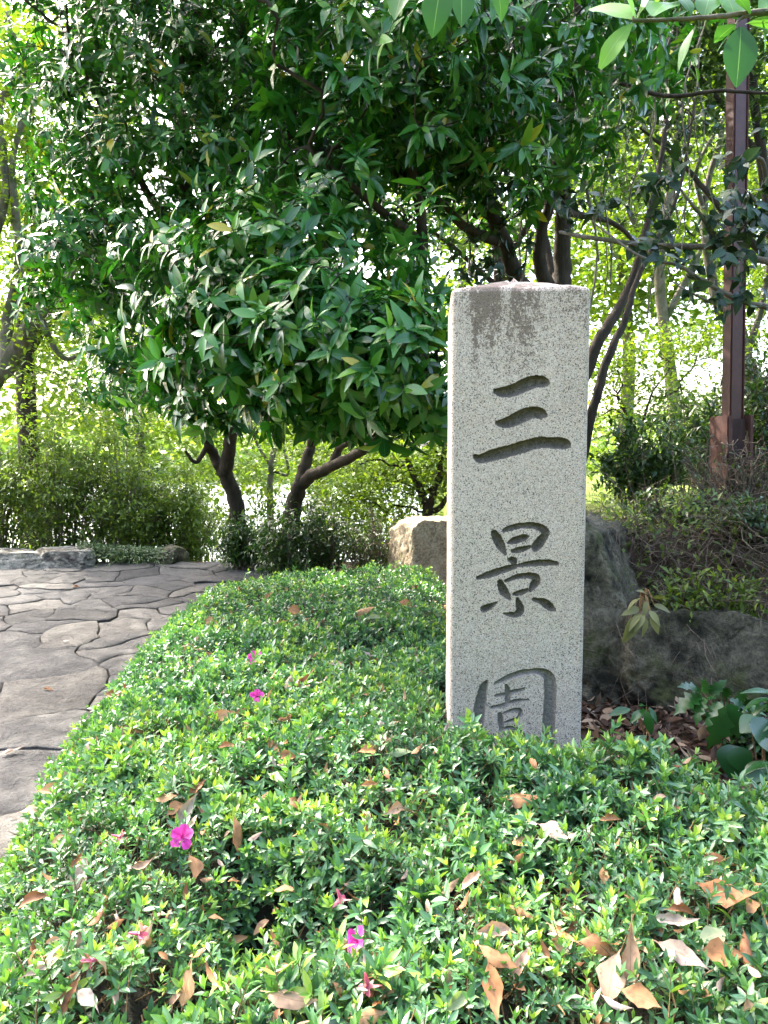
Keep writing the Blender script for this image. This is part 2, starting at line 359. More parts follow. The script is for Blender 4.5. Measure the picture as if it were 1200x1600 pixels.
class Leaves:
    """collects leaves; builds one mesh, and may give the largest in view as single leaf parts"""
    def __init__(s, tpls): s.tpls = tpls; s.p = []; s.d = []; s.u = []; s.s = []; s.r = []
    def add(s, p, d, u, sc, r):
        s.p.append(np.atleast_2d(p)); s.d.append(np.atleast_2d(d)); s.u.append(np.atleast_2d(u)); s.s.append(np.atleast_1d(sc)); s.r.append(np.atleast_1d(r))
    def cat(s):
        return [np.concatenate(a).astype(float) for a in (s.p, s.d, s.u, s.s, s.r)]
    def build(s, name, mat, parent, singles=0, single_name='leaf', kind='stuff', far_tpls=None, far=99):
        P, D, U, S, R = s.cat(); n = len(P)
        ti = rng.integers(0, len(s.tpls), n)
        px, py, f = project(P + norm(D) * S[:, None] * 0.5)
        take = np.zeros(n, bool)
        if singles:
            size = S / f; size[(f < 0.1) | (px < 8) | (px > 1192) | (py < 8) | (py > 1592)] = 0
            idx = np.argsort(-size)[:singles]; idx = idx[size[idx] > 0]; take[idx] = True
            meshes = []
            for t in s.tpls:
                me = fast_mesh(single_name, t[0], t[1], {'rnd': np.zeros(len(t[0])), 'useobj': np.ones(len(t[0])), 'lx': t[2]}); me.materials.append(mat); meshes.append(me)
            rl = root_loc(parent) if parent else Vector()
            for i in idx:
                y = Vector(D[i]).normalized(); x = y.cross(Vector(U[i])).normalized(); z = x.cross(y)
                o = bpy.data.objects.new(single_name, meshes[ti[i]]); COL.objects.link(o); o.parent = parent
                m = Matrix((x, y, z)).transposed() @ Matrix.Diagonal((S[i],) * 3)
                m = m.to_4x4(); m.translation = Vector(P[i]) - rl; o.matrix_basis = m
        Vs = []; Fs = []; Rs = []; Ls = []; off = 0
        for lod in (0, 1):
            tp = s.tpls if lod == 0 else (far_tpls or s.tpls)
            for k, t in enumerate(tp):
                sel = (~take) & (ti % len(tp) == k) & ((f < far) if lod == 0 else (f >= far))
                if not sel.any(): continue
                v, fc, r, l = stamp(t, P[sel], D[sel], U[sel], S[sel], R[sel])
                Vs.append(v); Fs.append(fc + off); Rs.append(r); Ls.append(l); off += len(v)
        me = fast_mesh(name, np.concatenate(Vs), np.concatenate(Fs), {'rnd': np.concatenate(Rs), 'lx': np.concatenate(Ls)})
        return link(name, me, mat, parent, kind=kind)

def rand_dirs(n):
    return norm(rng.normal(size=(n, 3)))
def whorls(L, P, A, nleaf, size, ang=(0.8, 1.5), droop=0.25, back=0.05, rlo=0.0, rhi=0.9, special=0.0):
    """leaves set round shoot tips P with axes A"""
    N = len(P); A = norm(A)
    ref = np.where(np.abs(A[:, 2:3]) > 0.9, np.array([[1., 0, 0]]), np.array([[0, 0, 1.]]))
    X = norm(np.cross(A, ref)); Y = np.cross(A, X)
    ph0 = rng.random(N) * 6.28; wsize = rng.uniform(0.65, 1.15, N)
    for k in range(nleaf):
        ph = ph0 + k * 2.4 + rng.normal(0, 0.25, N); th = rng.uniform(ang[0], ang[1], N)
        rad = X * np.cos(ph)[:, None] + Y * np.sin(ph)[:, None]
        d = A * np.cos(th)[:, None] + rad * np.sin(th)[:, None]; d[:, 2] -= droop * rng.random(N); d = norm(d)
        u = A + 0.25 * rand_dirs(N) + np.array([0, 0, 0.35])
        b = rng.random(N) * back
        r = rng.uniform(rlo, rhi, N)
        if special: r = np.where(rng.random(N) < special, 0.97 + 0.03 * rng.random(N), r)
        keep = rng.random(N) < 0.92
        L.add((P - A * b[:, None])[keep], d[keep], u[keep], (size * wsize * rng.uniform(0.6, 1.15, N))[keep], r[keep])

# ------------------------------------------------------------------ branches
def tube_mesh(name, chains):
    V = []; F = []; off = 0
    for pts, rad, k in chains:
        pts = np.asarray(pts, float); n = len(pts)
        if n < 2: continue
        T = norm(np.gradient(pts, axis=0)); ref = np.array([0.3, 0.2, 1.0]) if abs(T[0][2]) < 0.9 else np.array([1., 0.1, 0])
        X = np.cross(T[0], ref); X /= np.linalg.norm(X)
        a = np.arange(k) * 2 * math.pi / k
        for i in range(n):
            X = X - T[i] * X.dot(T[i]); X /= max(np.linalg.norm(X), 1e-9); Yv = np.cross(T[i], X)
            V.append(pts[i] + rad[i] * (np.cos(a)[:, None] * X + np.sin(a)[:, None] * Yv))
        for i in range(n - 1):
            for j in range(k):
                b = off + i * k; F.append((b + j, b + (j + 1) % k, b + k + (j + 1) % k, b + k + j))
        off += n * k
    return fast_mesh(name, np.concatenate(V), np.array(F))
class Tree:
    def __init__(s): s.pos = []; s.par = []; s.minr = []; s.L = []
    def poly(s, pts, start=-1, sub=6):
        """pts: (x,y,z,r) control points; Catmull-Rom; returns the last node"""
        P = np.array(pts, float); Q = np.vstack([2 * P[0] - P[1], P, 2 * P[-1] - P[-2]])
        last = start
        for i in range(1, len(Q) - 2):
            for t in np.arange(sub) / sub if i < len(Q) - 3 else np.arange(sub + 1) / sub:
                a, b, c, d = Q[i - 1], Q[i], Q[i + 1], Q[i + 2]
                q = 0.5 * (2 * b + (c - a) * t + (2 * a - 5 * b + 4 * c - d) * t * t + (3 * b - a - 3 * c + d) * t ** 3)
                q[:3] += rng.normal(0, 0.10, 3) * min(q[3], 0.05)
                s.pos.append(q[:3]); s.par.append(last); s.minr.append(max(q[3], 0.001))
                s.L.append(0 if last < 0 else s.L[last] + np.linalg.norm(q[:3] - s.pos[last])); last = len(s.pos) - 1
        return last
    def nearest(s, p):
        return int(np.argmin(np.linalg.norm(np.array(s.pos) - np.asarray(p), axis=1)))
    def branch(s, pts, sub=6):
        return s.poly(pts, s.nearest(pts[0][:3]), sub)
    def grow(s, targets, step=0.16, lw=0.12, wob=0.02):
        targets = np.asarray(targets, float); n0 = len(s.pos)
        cap = n0 + len(targets) * 14 + 50
        A = np.zeros((cap, 3)); A[:n0] = np.array(s.pos); Ls = np.zeros(cap); Ls[:n0] = s.L; n = n0
        base = A[:n0]
        d0 = np.array([np.min(np.linalg.norm(base - t, axis=1)) for t in targets])
        axes = np.zeros((len(targets), 3))
        for ti in np.argsort(d0):
            t = targets[ti]; dd = np.linalg.norm(A[:n] - t, axis=1); i = int(np.argmin(dd + lw * Ls[:n])); d = dd[i]
            m = int(min(12, max(1, math.ceil(d / step))))
            p0 = A[i]; pd = p0 - A[s.par[i]] if s.par[i] >= 0 else np.array([0, 0, 1.]); pd = pd / max(np.linalg.norm(pd), 1e-6)
            c = p0 + pd * d * 0.35 + np.array([0, 0, 0.06 * d]); last = i
            for k in range(1, m + 1):
                q = k / m; pt = (1 - q) ** 2 * p0 + 2 * q * (1 - q) * c + q * q * t
                if k < m: pt = pt + rng.normal(0, wob, 3)
                if n >= cap: break
                A[n] = pt; Ls[n] = Ls[last] + d / m; s.par.append(last); s.minr.append(0.0); last = n; n += 1
            axes[ti] = norm(A[last] - A[s.par[last]])
        s.pos = [a for a in A[:n]]; s.L = list(Ls[:n]); return axes
    def mesh(s, name, tip=0.0022, ex=2.3, rmax=0.2):
        n = len(s.pos); acc = np.zeros(n); ch = [[] for _ in range(n)]
        for i in range(n):
            if s.par[i] >= 0: ch[s.par[i]].append(i)
        for i in range(n - 1, -1, -1):
            if not ch[i]: acc[i] = 1
            if s.par[i] >= 0: acc[s.par[i]] += acc[i]
        r = np.maximum(np.minimum(tip * acc ** (1 / ex), rmax), 0); mr = np.array(s.minr)
        r = np.where(mr > 0, mr, r)
        for i in range(n):                       # a branch is never thicker than what bears it
            if s.par[i] >= 0 and mr[i] == 0: r[i] = min(r[i], r[s.par[i]] * 0.95 if mr[s.par[i]] > 0 else r[s.par[i]])
        chains = []; todo = [(i, -1) for i in range(n) if s.par[i] < 0]
        while todo:
            i, p = todo.pop(); ids = ([p] if p >= 0 else []) + [i]; rr = ([min(r[p], r[i] * 1.15)] if p >= 0 else []) + [r[i]]
            while ch[i]:
                c = max(ch[i], key=lambda q: (r[q], acc[q]))
                for q in ch[i]:
                    if q != c: todo.append((q, i))
                ids.append(c); rr.append(r[c]); i = c
            R = max(rr); k = 3 if R < 0.006 else 5 if R < 0.02 else 8 if R < 0.06 else 12
            chains.append(([s.pos[q] for q in ids], rr, k))
        return tube_mesh(name, chains)
def pl(*pts):        # pixel-traced polyline with real depths: (px, py, depth, radius)
    return [tuple(at(a, b, c)) + (r,) for a, b, c, r in pts]
def blob(c, r, n, shell=0.55):
    d = rand_dirs(n); q = (shell + (1 - shell) * rng.random(n)) ** 0.6
    return np.asarray(c) + d * q[:, None] * np.asarray(r)
def outward(P, c, ax, wout=0.7, wup=0.35):
    return norm(norm(P - np.asarray(c)) * wout + ax * 0.5 + np.array([0, 0, wup]) + 0.25 * rand_dirs(len(P)))

# ------------------------------------------------------------------ paved path
HEDGE = np.array([(-0.70, 0.45), (-0.87, 1.2), (-1.06, 1.85), (-1.25, 2.7), (-1.34, 3.9), (-1.36, 5.0), (-1.12, 5.65), (-0.4, 5.9), (0.5, 5.8),
                  (0.62, 5.2), (0.52, 3.4), (0.46, 2.62), (0.62, 2.42), (0.64, 2.22), (0.95, 2.14), (1.3, 2.0), (2.0, 1.75), (2.3, 0.9), (1.9, 0.4), (0.6, 0.4)])
def poly_sd(poly, x, y):
    """signed distance, positive inside"""
    x = np.asarray(x, float); y = np.asarray(y, float); d = np.full(x.shape, 1e9); ins = np.zeros(x.shape, bool)
    n = len(poly)
    for i in range(n):
        ax, ay = poly[i]; bx, by = poly[(i + 1) % n]; ex, ey = bx - ax, by - ay
        t = np.clip(((x - ax) * ex + (y - ay) * ey) / (ex * ex + ey * ey), 0, 1)
        d = np.minimum(d, np.hypot(x - ax - t * ex, y - ay - t * ey))
        cond = ((ay > y) != (by > y)) & (x < (bx - ax) * (y - ay) / (by - ay + 1e-12) + ax)
        ins ^= cond
    return np.where(ins, d, -d)
def build_path():
    random.seed(21)
    root = bpy.data.objects.new('path', bpy.data.meshes.new('path')); COL.objects.link(root)
    # mortar bed of the path is its own mesh
    bx0, bx1, by0, by1 = -6.3, -0.55, 0.4, 8.15
    seeds = []
    y = 0.6; row = 0
    while y < 8.0:
        sx = 0.60 if y < 4.2 else 0.50; x = bx0 + random.random() * 0.5
        dy = 0.40 if y < 4.2 else 0.29
        while x < bx1:
            seeds.append((x + random.uniform(-0.2, 0.2), y + random.uniform(-0.22, 0.22) * dy / 0.5)); x += sx * random.uniform(0.75, 1.25)
        y += dy; row += 1
    big = [(-2.3, 4.55)]
    seeds = [s for s in seeds if all(abs(s[0] - b[0]) > 0.95 or abs(s[1] - b[1]) > 0.42 for b in big)] + big
    def clip(poly, nx, ny, c):
        out = []
        for i in range(len(poly)):
            a = poly[i]; b = poly[(i + 1) % len(poly)]; da = a[0] * nx + a[1] * ny - c; db = b[0] * nx + b[1] * ny - c
            if da <= 0: out.append(a)
            if (da < 0) != (db < 0):
                t = da / (da - db); out.append((a[0] + (b[0] - a[0]) * t, a[1] + (b[1] - a[1]) * t))
        return out
    bm_v = []; bm_f = []
    for (sx, sy) in seeds:
        poly = [(bx0, by0), (bx1, by0), (bx1, by1), (bx0, by1)]
        for (qx, qy) in seeds:
            if (qx, qy) == (sx, sy) or abs(qx - sx) > 2.6 or abs(qy - sy) > 1.9: continue
            nx, ny = qx - sx, qy - sy; mx, my = (qx + sx) / 2, (qy + sy) / 2
            poly = clip(poly, nx, ny, nx * mx + ny * my)
            if len(poly) < 3: break
        if len(poly) < 3: continue
        cx = sum(p[0] for p in poly) / len(poly); cyy = sum(p[1] for p in poly) / len(poly)
        ppx, ppy, _ = project(np.array([cx, cyy, 0.1]))
        if ppx < -420 or ppy > 1760 or float(poly_sd(HEDGE, cx, cyy)) > 0.45: continue
        # subdivided, wavering outline, drawn in from the joint
        ring = []
        for i in range(len(poly)):
            a = poly[i]; b = poly[(i + 1) % len(poly)]; L = math.hypot(b[0] - a[0], b[1] - a[1]); m = max(1, int(L / 0.09))
            for k in range(m):
                t = k / m; px, py = a[0] + (b[0] - a[0]) * t, a[1] + (b[1] - a[1]) * t
                v = noise.noise_vector(Vector((px * 3.2, py * 3.2, 0))); v2 = noise.noise_vector(Vector((px * 11, py * 11, 4)))
                ring.append((px + v.x * 0.11 + v2.x * 0.035, py + v.y * 0.11 + v2.y * 0.035))
        n = len(ring); joint = random.uniform(0.001, 0.009)
        if n < 4: continue
        tilt = (random.uniform(-0.015, 0.015), random.uniform(-0.02, 0.02)); dz = random.uniform(-0.006, 0.012)
        V = []; F = []
        levels = [(joint, -0.06), (joint, 0.0), (joint + 0.006, 0.005), (joint + 0.05, 0.008)]
        for ins, z in levels:
            for (px, py) in ring:
                dx, dy = cx - px, cyy - py; L = math.hypot(dx, dy) + 1e-6; q = min(ins / L, 0.8)
                X, Y = px + dx * q, py + dy * q
                V.append((X, Y, 0.03 * min(Y, 7.9) + dz + z + tilt[0] * (X - cx) + tilt[1] * (Y - cyy) + 0.02 * noise.noise(Vector((X * 4, Y * 4, 2))) + 0.008 * noise.noise(Vector((X * 15, Y * 15, 5)))))
        for l in range(len(levels) - 1):
            for i in range(n):
                F.append((l * n + i, l * n + (i + 1) % n, (l + 1) * n + (i + 1) % n, (l + 1) * n + i))
        V.append((cx, cyy, 0.03 * min(cyy, 7.9) + dz + 0.008)); c = len(V) - 1; l = len(levels) - 1
        for i in range(n): F.append((l * n + i, l * n + (i + 1) % n, c))
        me = bpy.data.meshes.new('paving_stone'); me.from_pydata(V, [], F)
        for k_, p in enumerate(me.polygons): p.use_smooth = k_ >= n
        me.materials.append(M['paving'])
        o = bpy.data.objects.new('paving_stone', me); COL.objects.link(o); o.parent = root
    xs = np.linspace(bx0, -0.7, 30); ys = np.linspace(by0, 8.0, 30); V = []; F = []
    for j, yy in enumerate(ys):
        for i, xx in enumerate(xs): V.append((xx, yy, 0.03 * min(yy, 7.9) - 0.026 + 0.010 * random.random()))
    for j in range(29):
        for i in range(29): F.append((j * 30 + i, j * 30 + i + 1, j * 30 + i + 31, j * 30 + i + 30))
    root.data.from_pydata(V, [], F); root.data.materials.append(simple('joint_soil', (0.03, 0.028, 0.02), (0.085, 0.078, 0.055), 30, 0.95, 0.1, 0.6))
    tag(root, kind='structure')
build_path()

# ------------------------------------------------------------------ stone pillar with carved characters
PW, PD, PH = 0.395, 0.385, 1.912
PANG = math.radians(-3.6)
PFRONT = at(809, 800, 2.15)                                     # centre of the front face
pc, ps = math.cos(PANG), math.sin(PANG)
PXAX = np.array([pc, ps, 0]); PYAX = np.array([-ps, pc, 0])
PORG = np.array([PFRONT[0], 2.15, 0]) + PYAX * PD / 2; PORG[2] = 0.0
def pillar_local(px, py):
    d = ray(px, py); nrm = PYAX; o = PORG - PYAX * PD / 2
    t = np.dot(o - CAM, nrm) / np.dot(d, nrm); q = CAM + d * t - PORG
    return np.dot(q, PXAX), q[2]
def cr1(pts): return [(680 + x / 4.21, 420 + y / 4.21, h / 4.21) for x, y, h in pts]
def cr2(pts): return [(680 + x / 4.21, 790 + y / 4.21, h / 4.21) for x, y, h in pts]
CHARS = [
 [cr1(s) for s in (
  [(398, 805, 16), (440, 812, 30), (510, 800, 38), (580, 770, 41), (640, 745, 39), (700, 740, 36), (726, 748, 24)],
  [(405, 1012, 12), (440, 1017, 26), (500, 1003, 38), (580, 965, 41), (640, 945, 36), (690, 950, 34), (720, 962, 18)],
  [(262, 1235, 14), (300, 1248, 28), (380, 1225, 37), (480, 1200, 37), (580, 1170, 38), (680, 1145, 36), (780, 1145, 36), (840, 1150, 36), (870, 1157, 22)])],
 [cr2(s) for s in (
  [(388, 183, 22), (408, 220, 29), (435, 270, 26), (462, 318, 9)],
  [(448, 165, 10), (500, 146, 18), (570, 131, 18), (650, 131, 20), (705, 152, 23), (728, 180, 22), (710, 210, 27), (688, 240, 30), (664, 270, 28), (655, 290, 12)],
  [(490, 241, 12), (530, 228, 23), (585, 210, 20), (606, 203, 10)],
  [(512, 300, 12), (560, 289, 18), (622, 272, 10)],
  [(486, 354, 8), (514, 362, 24), (515, 386, 12)],
  [(282, 476, 10), (350, 455, 21), (440, 425, 21), (525, 398, 17)],
  [(552, 392, 10), (640, 380, 20), (720, 375, 20), (796, 380, 14)],
  [(428, 505, 17), (441, 545, 27), (465, 580, 25), (491, 613, 8)],
  [(463, 496, 9), (530, 470, 15), (600, 460, 18), (655, 468, 22), (668, 492, 24), (650, 520, 25), (626, 556, 11)],
  [(518, 582, 10), (560, 572, 18), (606, 555, 10)],
  [(540, 610, 8), (551, 650, 21), (560, 690, 24), (530, 716, 19), (490, 715, 14), (456, 709, 6)],
  [(320, 680, 22), (350, 668, 21), (402, 638, 6)],
  [(645, 616, 9), (700, 630, 21), (740, 655, 28), (780, 686, 12)])],
 [cr2(s) for s in (
  [(338, 1157, 10), (318, 1200, 26), (302, 1280, 36), (285, 1380, 38), (275, 1500, 38), (272, 1620, 38), (272, 1720, 30)],
  [(393, 1170, 7), (460, 1140, 16), (540, 1108, 19), (640, 1090, 18), (705, 1096, 26), (748, 1130, 36), (757, 1200, 40), (754, 1300, 40), (748, 1420, 41), (742, 1560, 42), (738, 1700, 40)],
  [(468, 1183, 10), (478, 1230, 20), (475, 1308, 14)],
  [(402, 1253, 8), (450, 1243, 12), (530, 1222, 14), (578, 1209, 9)],
  [(372, 1330, 9), (450, 1312, 14), (530, 1287, 12), (608, 1277, 7)],
  [(425, 1375, 14), (431, 1420, 18), (437, 1475, 14)],
  [(452, 1366, 7), (520, 1346, 13), (556, 1351, 16), (560, 1376, 13), (540, 1402, 8)],
  [(462, 1426, 6), (518, 1410, 11)],
  [(430, 1475, 9), (500, 1462, 12), (560, 1490, 14), (610, 1540, 8)],
  [(520, 1480, 9), (460, 1560, 12), (400, 1600, 8)])]]
def build_pillar():
    root = empty('stone_pillar', PORG, 'tall pale granite pillar carved with three large characters, standing in the azalea hedge', 'pillar')
    root.rotation_euler = (0, 0, PANG)
    R = 0.014; hx = PW / 2 - R
    stp = 0.0020
    xs = np.linspace(-hx, hx, int(2 * hx / stp) + 1)
    zs = np.concatenate([np.linspace(-0.3, 0.44, 12)[:-1], np.arange(0.44, 1.70, stp), np.linspace(1.70, PH, 40)])
    X, Z = np.meshgrid(xs, zs)
    depth = np.zeros_like(X); owner = np.full(X.shape, -1); sid = 0; meta = []
    for ci, ch in enumerate(CHARS):
        for s in ch:
            L = []
            for (px, py, h) in s:
                lx, lz = pillar_local(px, py); hl = h * 2.15 / FPX
                L.append((lx, lz, hl))
            L = np.array(L)
            # smooth the stroke
            Q = np.vstack([2 * L[0] - L[1], L, 2 * L[-1] - L[-2]]); D = []
            for i in range(1, len(Q) - 2):
                for t in np.arange(4) / 4:
                    a, b, c, d = Q[i - 1], Q[i], Q[i + 1], Q[i + 2]
                    D.append(0.5 * (2 * b + (c - a) * t + (2 * a - 5 * b + 4 * c - d) * t * t + (3 * b - a - 3 * c + d) * t ** 3))
            D.append(L[-1]); L = np.array(D); L[:, 2] = np.maximum(L[:, 2], 0.0025)
            m = 0.03
            J = np.where((zs > L[:, 1].min() - m) & (zs < L[:, 1].max() + m))[0]; I = np.where((xs > L[:, 0].min() - m) & (xs < L[:, 0].max() + m))[0]
            if not len(J) or not len(I): continue
            sl = np.s_[J[0]:J[-1] + 1, I[0]:I[-1] + 1]; xx = X[sl]; zz = Z[sl]; best = np.zeros_like(xx)
            jit = 0.0012 * vnoise(xx * 220, zz * 220) + 0.0012 * vnoise(xx * 90, zz * 90)
            for k in range(len(L) - 1):
                e = L[k + 1, :2] - L[k, :2]; t = np.clip(((xx - L[k, 0]) * e[0] + (zz - L[k, 1]) * e[1]) / max(e @ e, 1e-12), 0, 1)
                d = np.hypot(xx - L[k, 0] - t * e[0], zz - L[k, 1] - t * e[1]); wv = L[k, 2] + t * (L[k + 1, 2] - L[k, 2])
                q = np.clip(1 - ((d + jit) / wv) ** 2, 0, 1)
                best = np.maximum(best, np.minimum(0.95 * wv + 0.002, 0.0165) * q ** 0.55)
            upd = best > depth[sl]; depth[sl] = np.where(upd, best, depth[sl]); owner[sl] = np.where(upd & (best > 0.0004), sid, owner[sl])
            meta.append(ci); sid += 1
    Yv = -PD / 2 + depth + 0.0009 * vnoise(X * 60, Z * 60) + 0.002 * vnoise(X * 7, Z * 7)
    groove_tex = 0.0022 * vnoise(X * 90 + Z * 40, Z * 320) * (depth > 0.002); Yv += groove_tex
    Yv[:, 0] = -PD / 2; Yv[:, -1] = -PD / 2; Yv[-1, :] = -PD / 2
    V = np.stack([X, Yv, Z], -1).reshape(-1, 3); nx = len(xs); nz = len(zs)
    I, J = np.meshgrid(np.arange(nx - 1), np.arange(nz - 1)); a = (J * nx + I).ravel(); F = np.stack([a, a + 1, a + nx + 1, a + nx], -1)
    ow = owner.ravel()[F].max(axis=1)
    def sub(F_):
        u, inv = np.unique(F_.ravel(), return_inverse=True); return V[u], inv.reshape(F_.shape)
    def child(name, me, mat, parent=root):
        o = bpy.data.objects.new(name, me); COL.objects.link(o); me.materials.append(mat); o.parent = parent; return o
    v, f = sub(F[ow < 0]); child('front_face', fast_mesh('front_face', v, f), M['granite'])
    for ci in range(3):
        cr = bpy.data.objects.new('carved_character', None); COL.objects.link(cr); cr.parent = root; cr.empty_display_size = 0.05
        cr['label'] = ['upper carved character of three dark slanting strokes', 'middle carved character of many dark short strokes', 'lower carved character, a grey frame half hidden by the hedge'][ci]
        for sI, c in enumerate(meta):
            if c != ci or not (ow == sI).any(): continue
            v, f = sub(F[ow == sI]); child('stroke', fast_mesh('stroke', v, f), M['groove_grey'] if ci == 2 else M['groove_dark'], cr)
    # sides, back and rounded corners
    ring = [(hx, -PD / 2)]
    def corner(cx, cyy, a0):
        for k in range(1, 6): a = a0 + k / 5 * math.pi / 2; ring.append((cx + R * math.cos(a), cyy + R * math.sin(a)))
    corner(hx, -PD / 2 + R, -math.pi / 2)
    for k in range(1, 16): ring.append((PW / 2, -PD / 2 + R + (PD - 2 * R) * k / 15))
    corner(hx, PD / 2 - R, 0)
    for k in range(1, 16): ring.append((hx - 2 * hx * k / 15, PD / 2))
    corner(-hx, PD / 2 - R, math.pi / 2)
    for k in range(1, 16): ring.append((-PW / 2, PD / 2 - R - (PD - 2 * R) * k / 15))
    corner(-hx, -PD / 2 + R, math.pi)
    ring = np.array(ring); zz = np.linspace(-0.3, PH, 60); k = len(ring); VV = []
    for z in zz:
        r = ring.copy(); nz_ = 0.004 * vnoise(ring[:, 0] * 9 + ring[:, 1] * 13, np.full(k, z * 9)) + 0.0025 * vnoise(ring[:, 0] * 40 + ring[:, 1] * 40, np.full(k, z * 40))
        nz_[0] = nz_[-1] = 0; nz_[:3] *= 0.5; nz_[-3:] *= 0.5
        r = r * (1 + nz_[:, None] * 2); VV.append(np.column_stack([r, np.full(k, z)]))
    VV = np.concatenate(VV); FF = np.array([(j * k + i, j * k + i + 1, (j + 1) * k + i + 1, (j + 1) * k + i) for j in range(59) for i in range(k - 1)])
    child('side_faces', fast_mesh('side_faces', VV, FF), M['granite'])
    # low domed top
    fr = np.column_stack([np.linspace(-hx, hx, 30), np.full(30, -PD / 2)])[1:-1]; full = np.vstack([ring, fr]); kk = len(full)
    VV = []; S = [1.0, 0.985, 0.96, 0.92, 0.85, 0.75, 0.62, 0.48, 0.33, 0.18, 0.06]
    for s in S:
        z = PH + 0.010 * min(1, math.sqrt(max(0, 1 - ((s - 0.94) / 0.06) ** 2))) * (s < 0.9999) * (1 if s > 0.94 else 1) + 0.070 * (1 - s ** 1.35)
        zn = 0.006 * vnoise(full[:, 0] * s * 22, full[:, 1] * s * 22) * (s < 0.99)
        VV.append(np.column_stack([full * s, np.full(kk, z) + zn]))
    VV.append(np.array([[0, 0, PH + 0.081]])); VV = np.concatenate(VV)
    FF = [(j * kk + i, j * kk + (i + 1) % kk, (j + 1) * kk + (i + 1) % kk, (j + 1) * kk + i) for j in range(len(S) - 1) for i in range(kk)]
    FF += [((len(S) - 1) * kk + i, (len(S) - 1) * kk + (i + 1) % kk, len(VV) - 1, len(VV) - 1) for i in range(kk)]
    me = bpy.data.meshes.new('domed_top'); me.from_pydata([tuple(v) for v in VV], [], [tuple(dict.fromkeys(f)) for f in FF])
    for p in me.polygons: p.use_smooth = True
    child('domed_top', me, M['granite'])
build_pillar()

# ------------------------------------------------------------------ boulders
import bmesh
def boulder(name, c, r, label, mat, seed, ncut=9, cuts=(0.62, 0.9), rough=0.06, sub=4, extra=(), fine=0.03):
    rs = random.Random(seed); bm = bmesh.new(); bmesh.ops.create_icosphere(bm, subdivisions=sub + 2, radius=1.0)
    planes = []
    for i in range(ncut):
        d = Vector((rs.gauss(0, 1), rs.gauss(0, 1), rs.gauss(0, 0.8))).normalized(); planes.append((d, rs.uniform(*cuts)))
    planes += [(Vector(d).normalized(), k) for d, k in extra]
    off = Vector((seed * 3.1, seed * 1.7, 0))
    for v in bm.verts:
        p = v.co * 1.25
        for d, k in planes:
            q = p.dot(d)
            if q > k: p = p - d * (q - k) * 0.985
        nn = noise.fractal(p * 1.6 + off, 0.7, 2.0, 5) * rough + noise.fractal(p * 7 + off, 0.8, 2.0, 4) * fine
        nn += -1.3 * fine * (0.5 - abs(noise.noise(p * 5 + off))) * 0.8 + 1.0 * fine * (abs(noise.noise(p * 13 + off)) + 0.6 * abs(noise.noise(p * 29 + off)))
        nn += -0.05 * rough / 0.06 * max(0, 0.06 - abs(noise.noise(p * 1.9 + off * 2))) / 0.06
        p = p * (1 + nn); v.co = Vector((p.x * r[0], p.y * r[1], p.z * r[2]))
    me = bpy.data.meshes.new(name); bm.to_mesh(me); bm.free()
    for p in me.polygons: p.use_smooth = True
    me.materials.append(mat); o = bpy.data.objects.new(name, me); COL.objects.link(o); o.location = tuple(c)
    return tag(o, label, 'rock')
front = ((0, -1, 0.05), 0.8); top = ((0.05, 0, 1), 0.75)
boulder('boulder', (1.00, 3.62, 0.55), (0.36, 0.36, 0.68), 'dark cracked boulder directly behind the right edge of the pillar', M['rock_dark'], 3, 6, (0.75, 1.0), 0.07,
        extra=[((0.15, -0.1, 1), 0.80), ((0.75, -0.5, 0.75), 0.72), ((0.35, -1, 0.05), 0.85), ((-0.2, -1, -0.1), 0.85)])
boulder('boulder', (1.46, 3.50, 0.41), (0.47, 0.34, 0.40), 'mossy flat-faced retaining stone below the dry twigs, right of the dark boulder', M['rock_mid'], 8, 5, (0.8, 1.0), 0.05,
        extra=[((0, -1, 0.1), 0.70), ((0, 0.1, 1), 0.75), ((-1, -0.2, 0), 0.86), ((1, -0.1, 0), 0.84)])
boulder('boulder', (2.20, 3.45, 0.40), (0.33, 0.34, 0.40), 'retaining stone cut off by the right picture edge, beside holly-like leaves', M['rock_mid'], 13, 5, (0.8, 1.0), 0.05,
        extra=[((0, -1, 0.1), 0.72), ((0, 0.1, 1), 0.75), ((-1, -0.2, 0), 0.8)])
b = at(672, 850, 6.3)
boulder('boulder', (b[0] + 0.18, 6.6, 0.50), (0.56, 0.42, 0.52), 'tan blocky boulder between the hedge and the left side of the pillar', M['rock_tan'], 21, 4, (0.85, 1.0), 0.035,
        extra=[((0.05, -1, 0.05), 0.66), ((0, 0, 1), 0.70), ((-1, -0.25, 0.06), 0.74), ((1, -0.1, 0), 0.85), ((-0.8, -0.2, 0.9), 0.92)])
b = at(20, 890, 7.9)
boulder('boulder', (b[0] - 0.25, 8.0, 0.27), (0.62, 0.30, 0.185), 'pale low kerb rock at the left picture edge beyond the path', M['rock_pale'], 31, 6, (0.7, 1.0), 0.06, extra=[((0, 0, 1), 0.7), ((0, -1, 0.2), 0.75)])
b = at(92, 890, 7.9)
boulder('boulder', (b[0] - 0.03, 7.98, 0.27), (0.34, 0.27, 0.195), 'pale rounded kerb rock touching the ivy beyond the path', M['rock_pale'], 34, 6, (0.7, 1.0), 0.06, extra=[((0, 0, 1), 0.75), ((0, -1, 0.2), 0.75)])
b = at(262, 888, 8.1)
boulder('boulder', (b[0], 8.15, 0.28), (0.20, 0.16, 0.13), 'small dark end stone where the ivy meets the far path edge', M['rock_mid'], 37, 6, (0.7, 1.0), 0.06, sub=3)

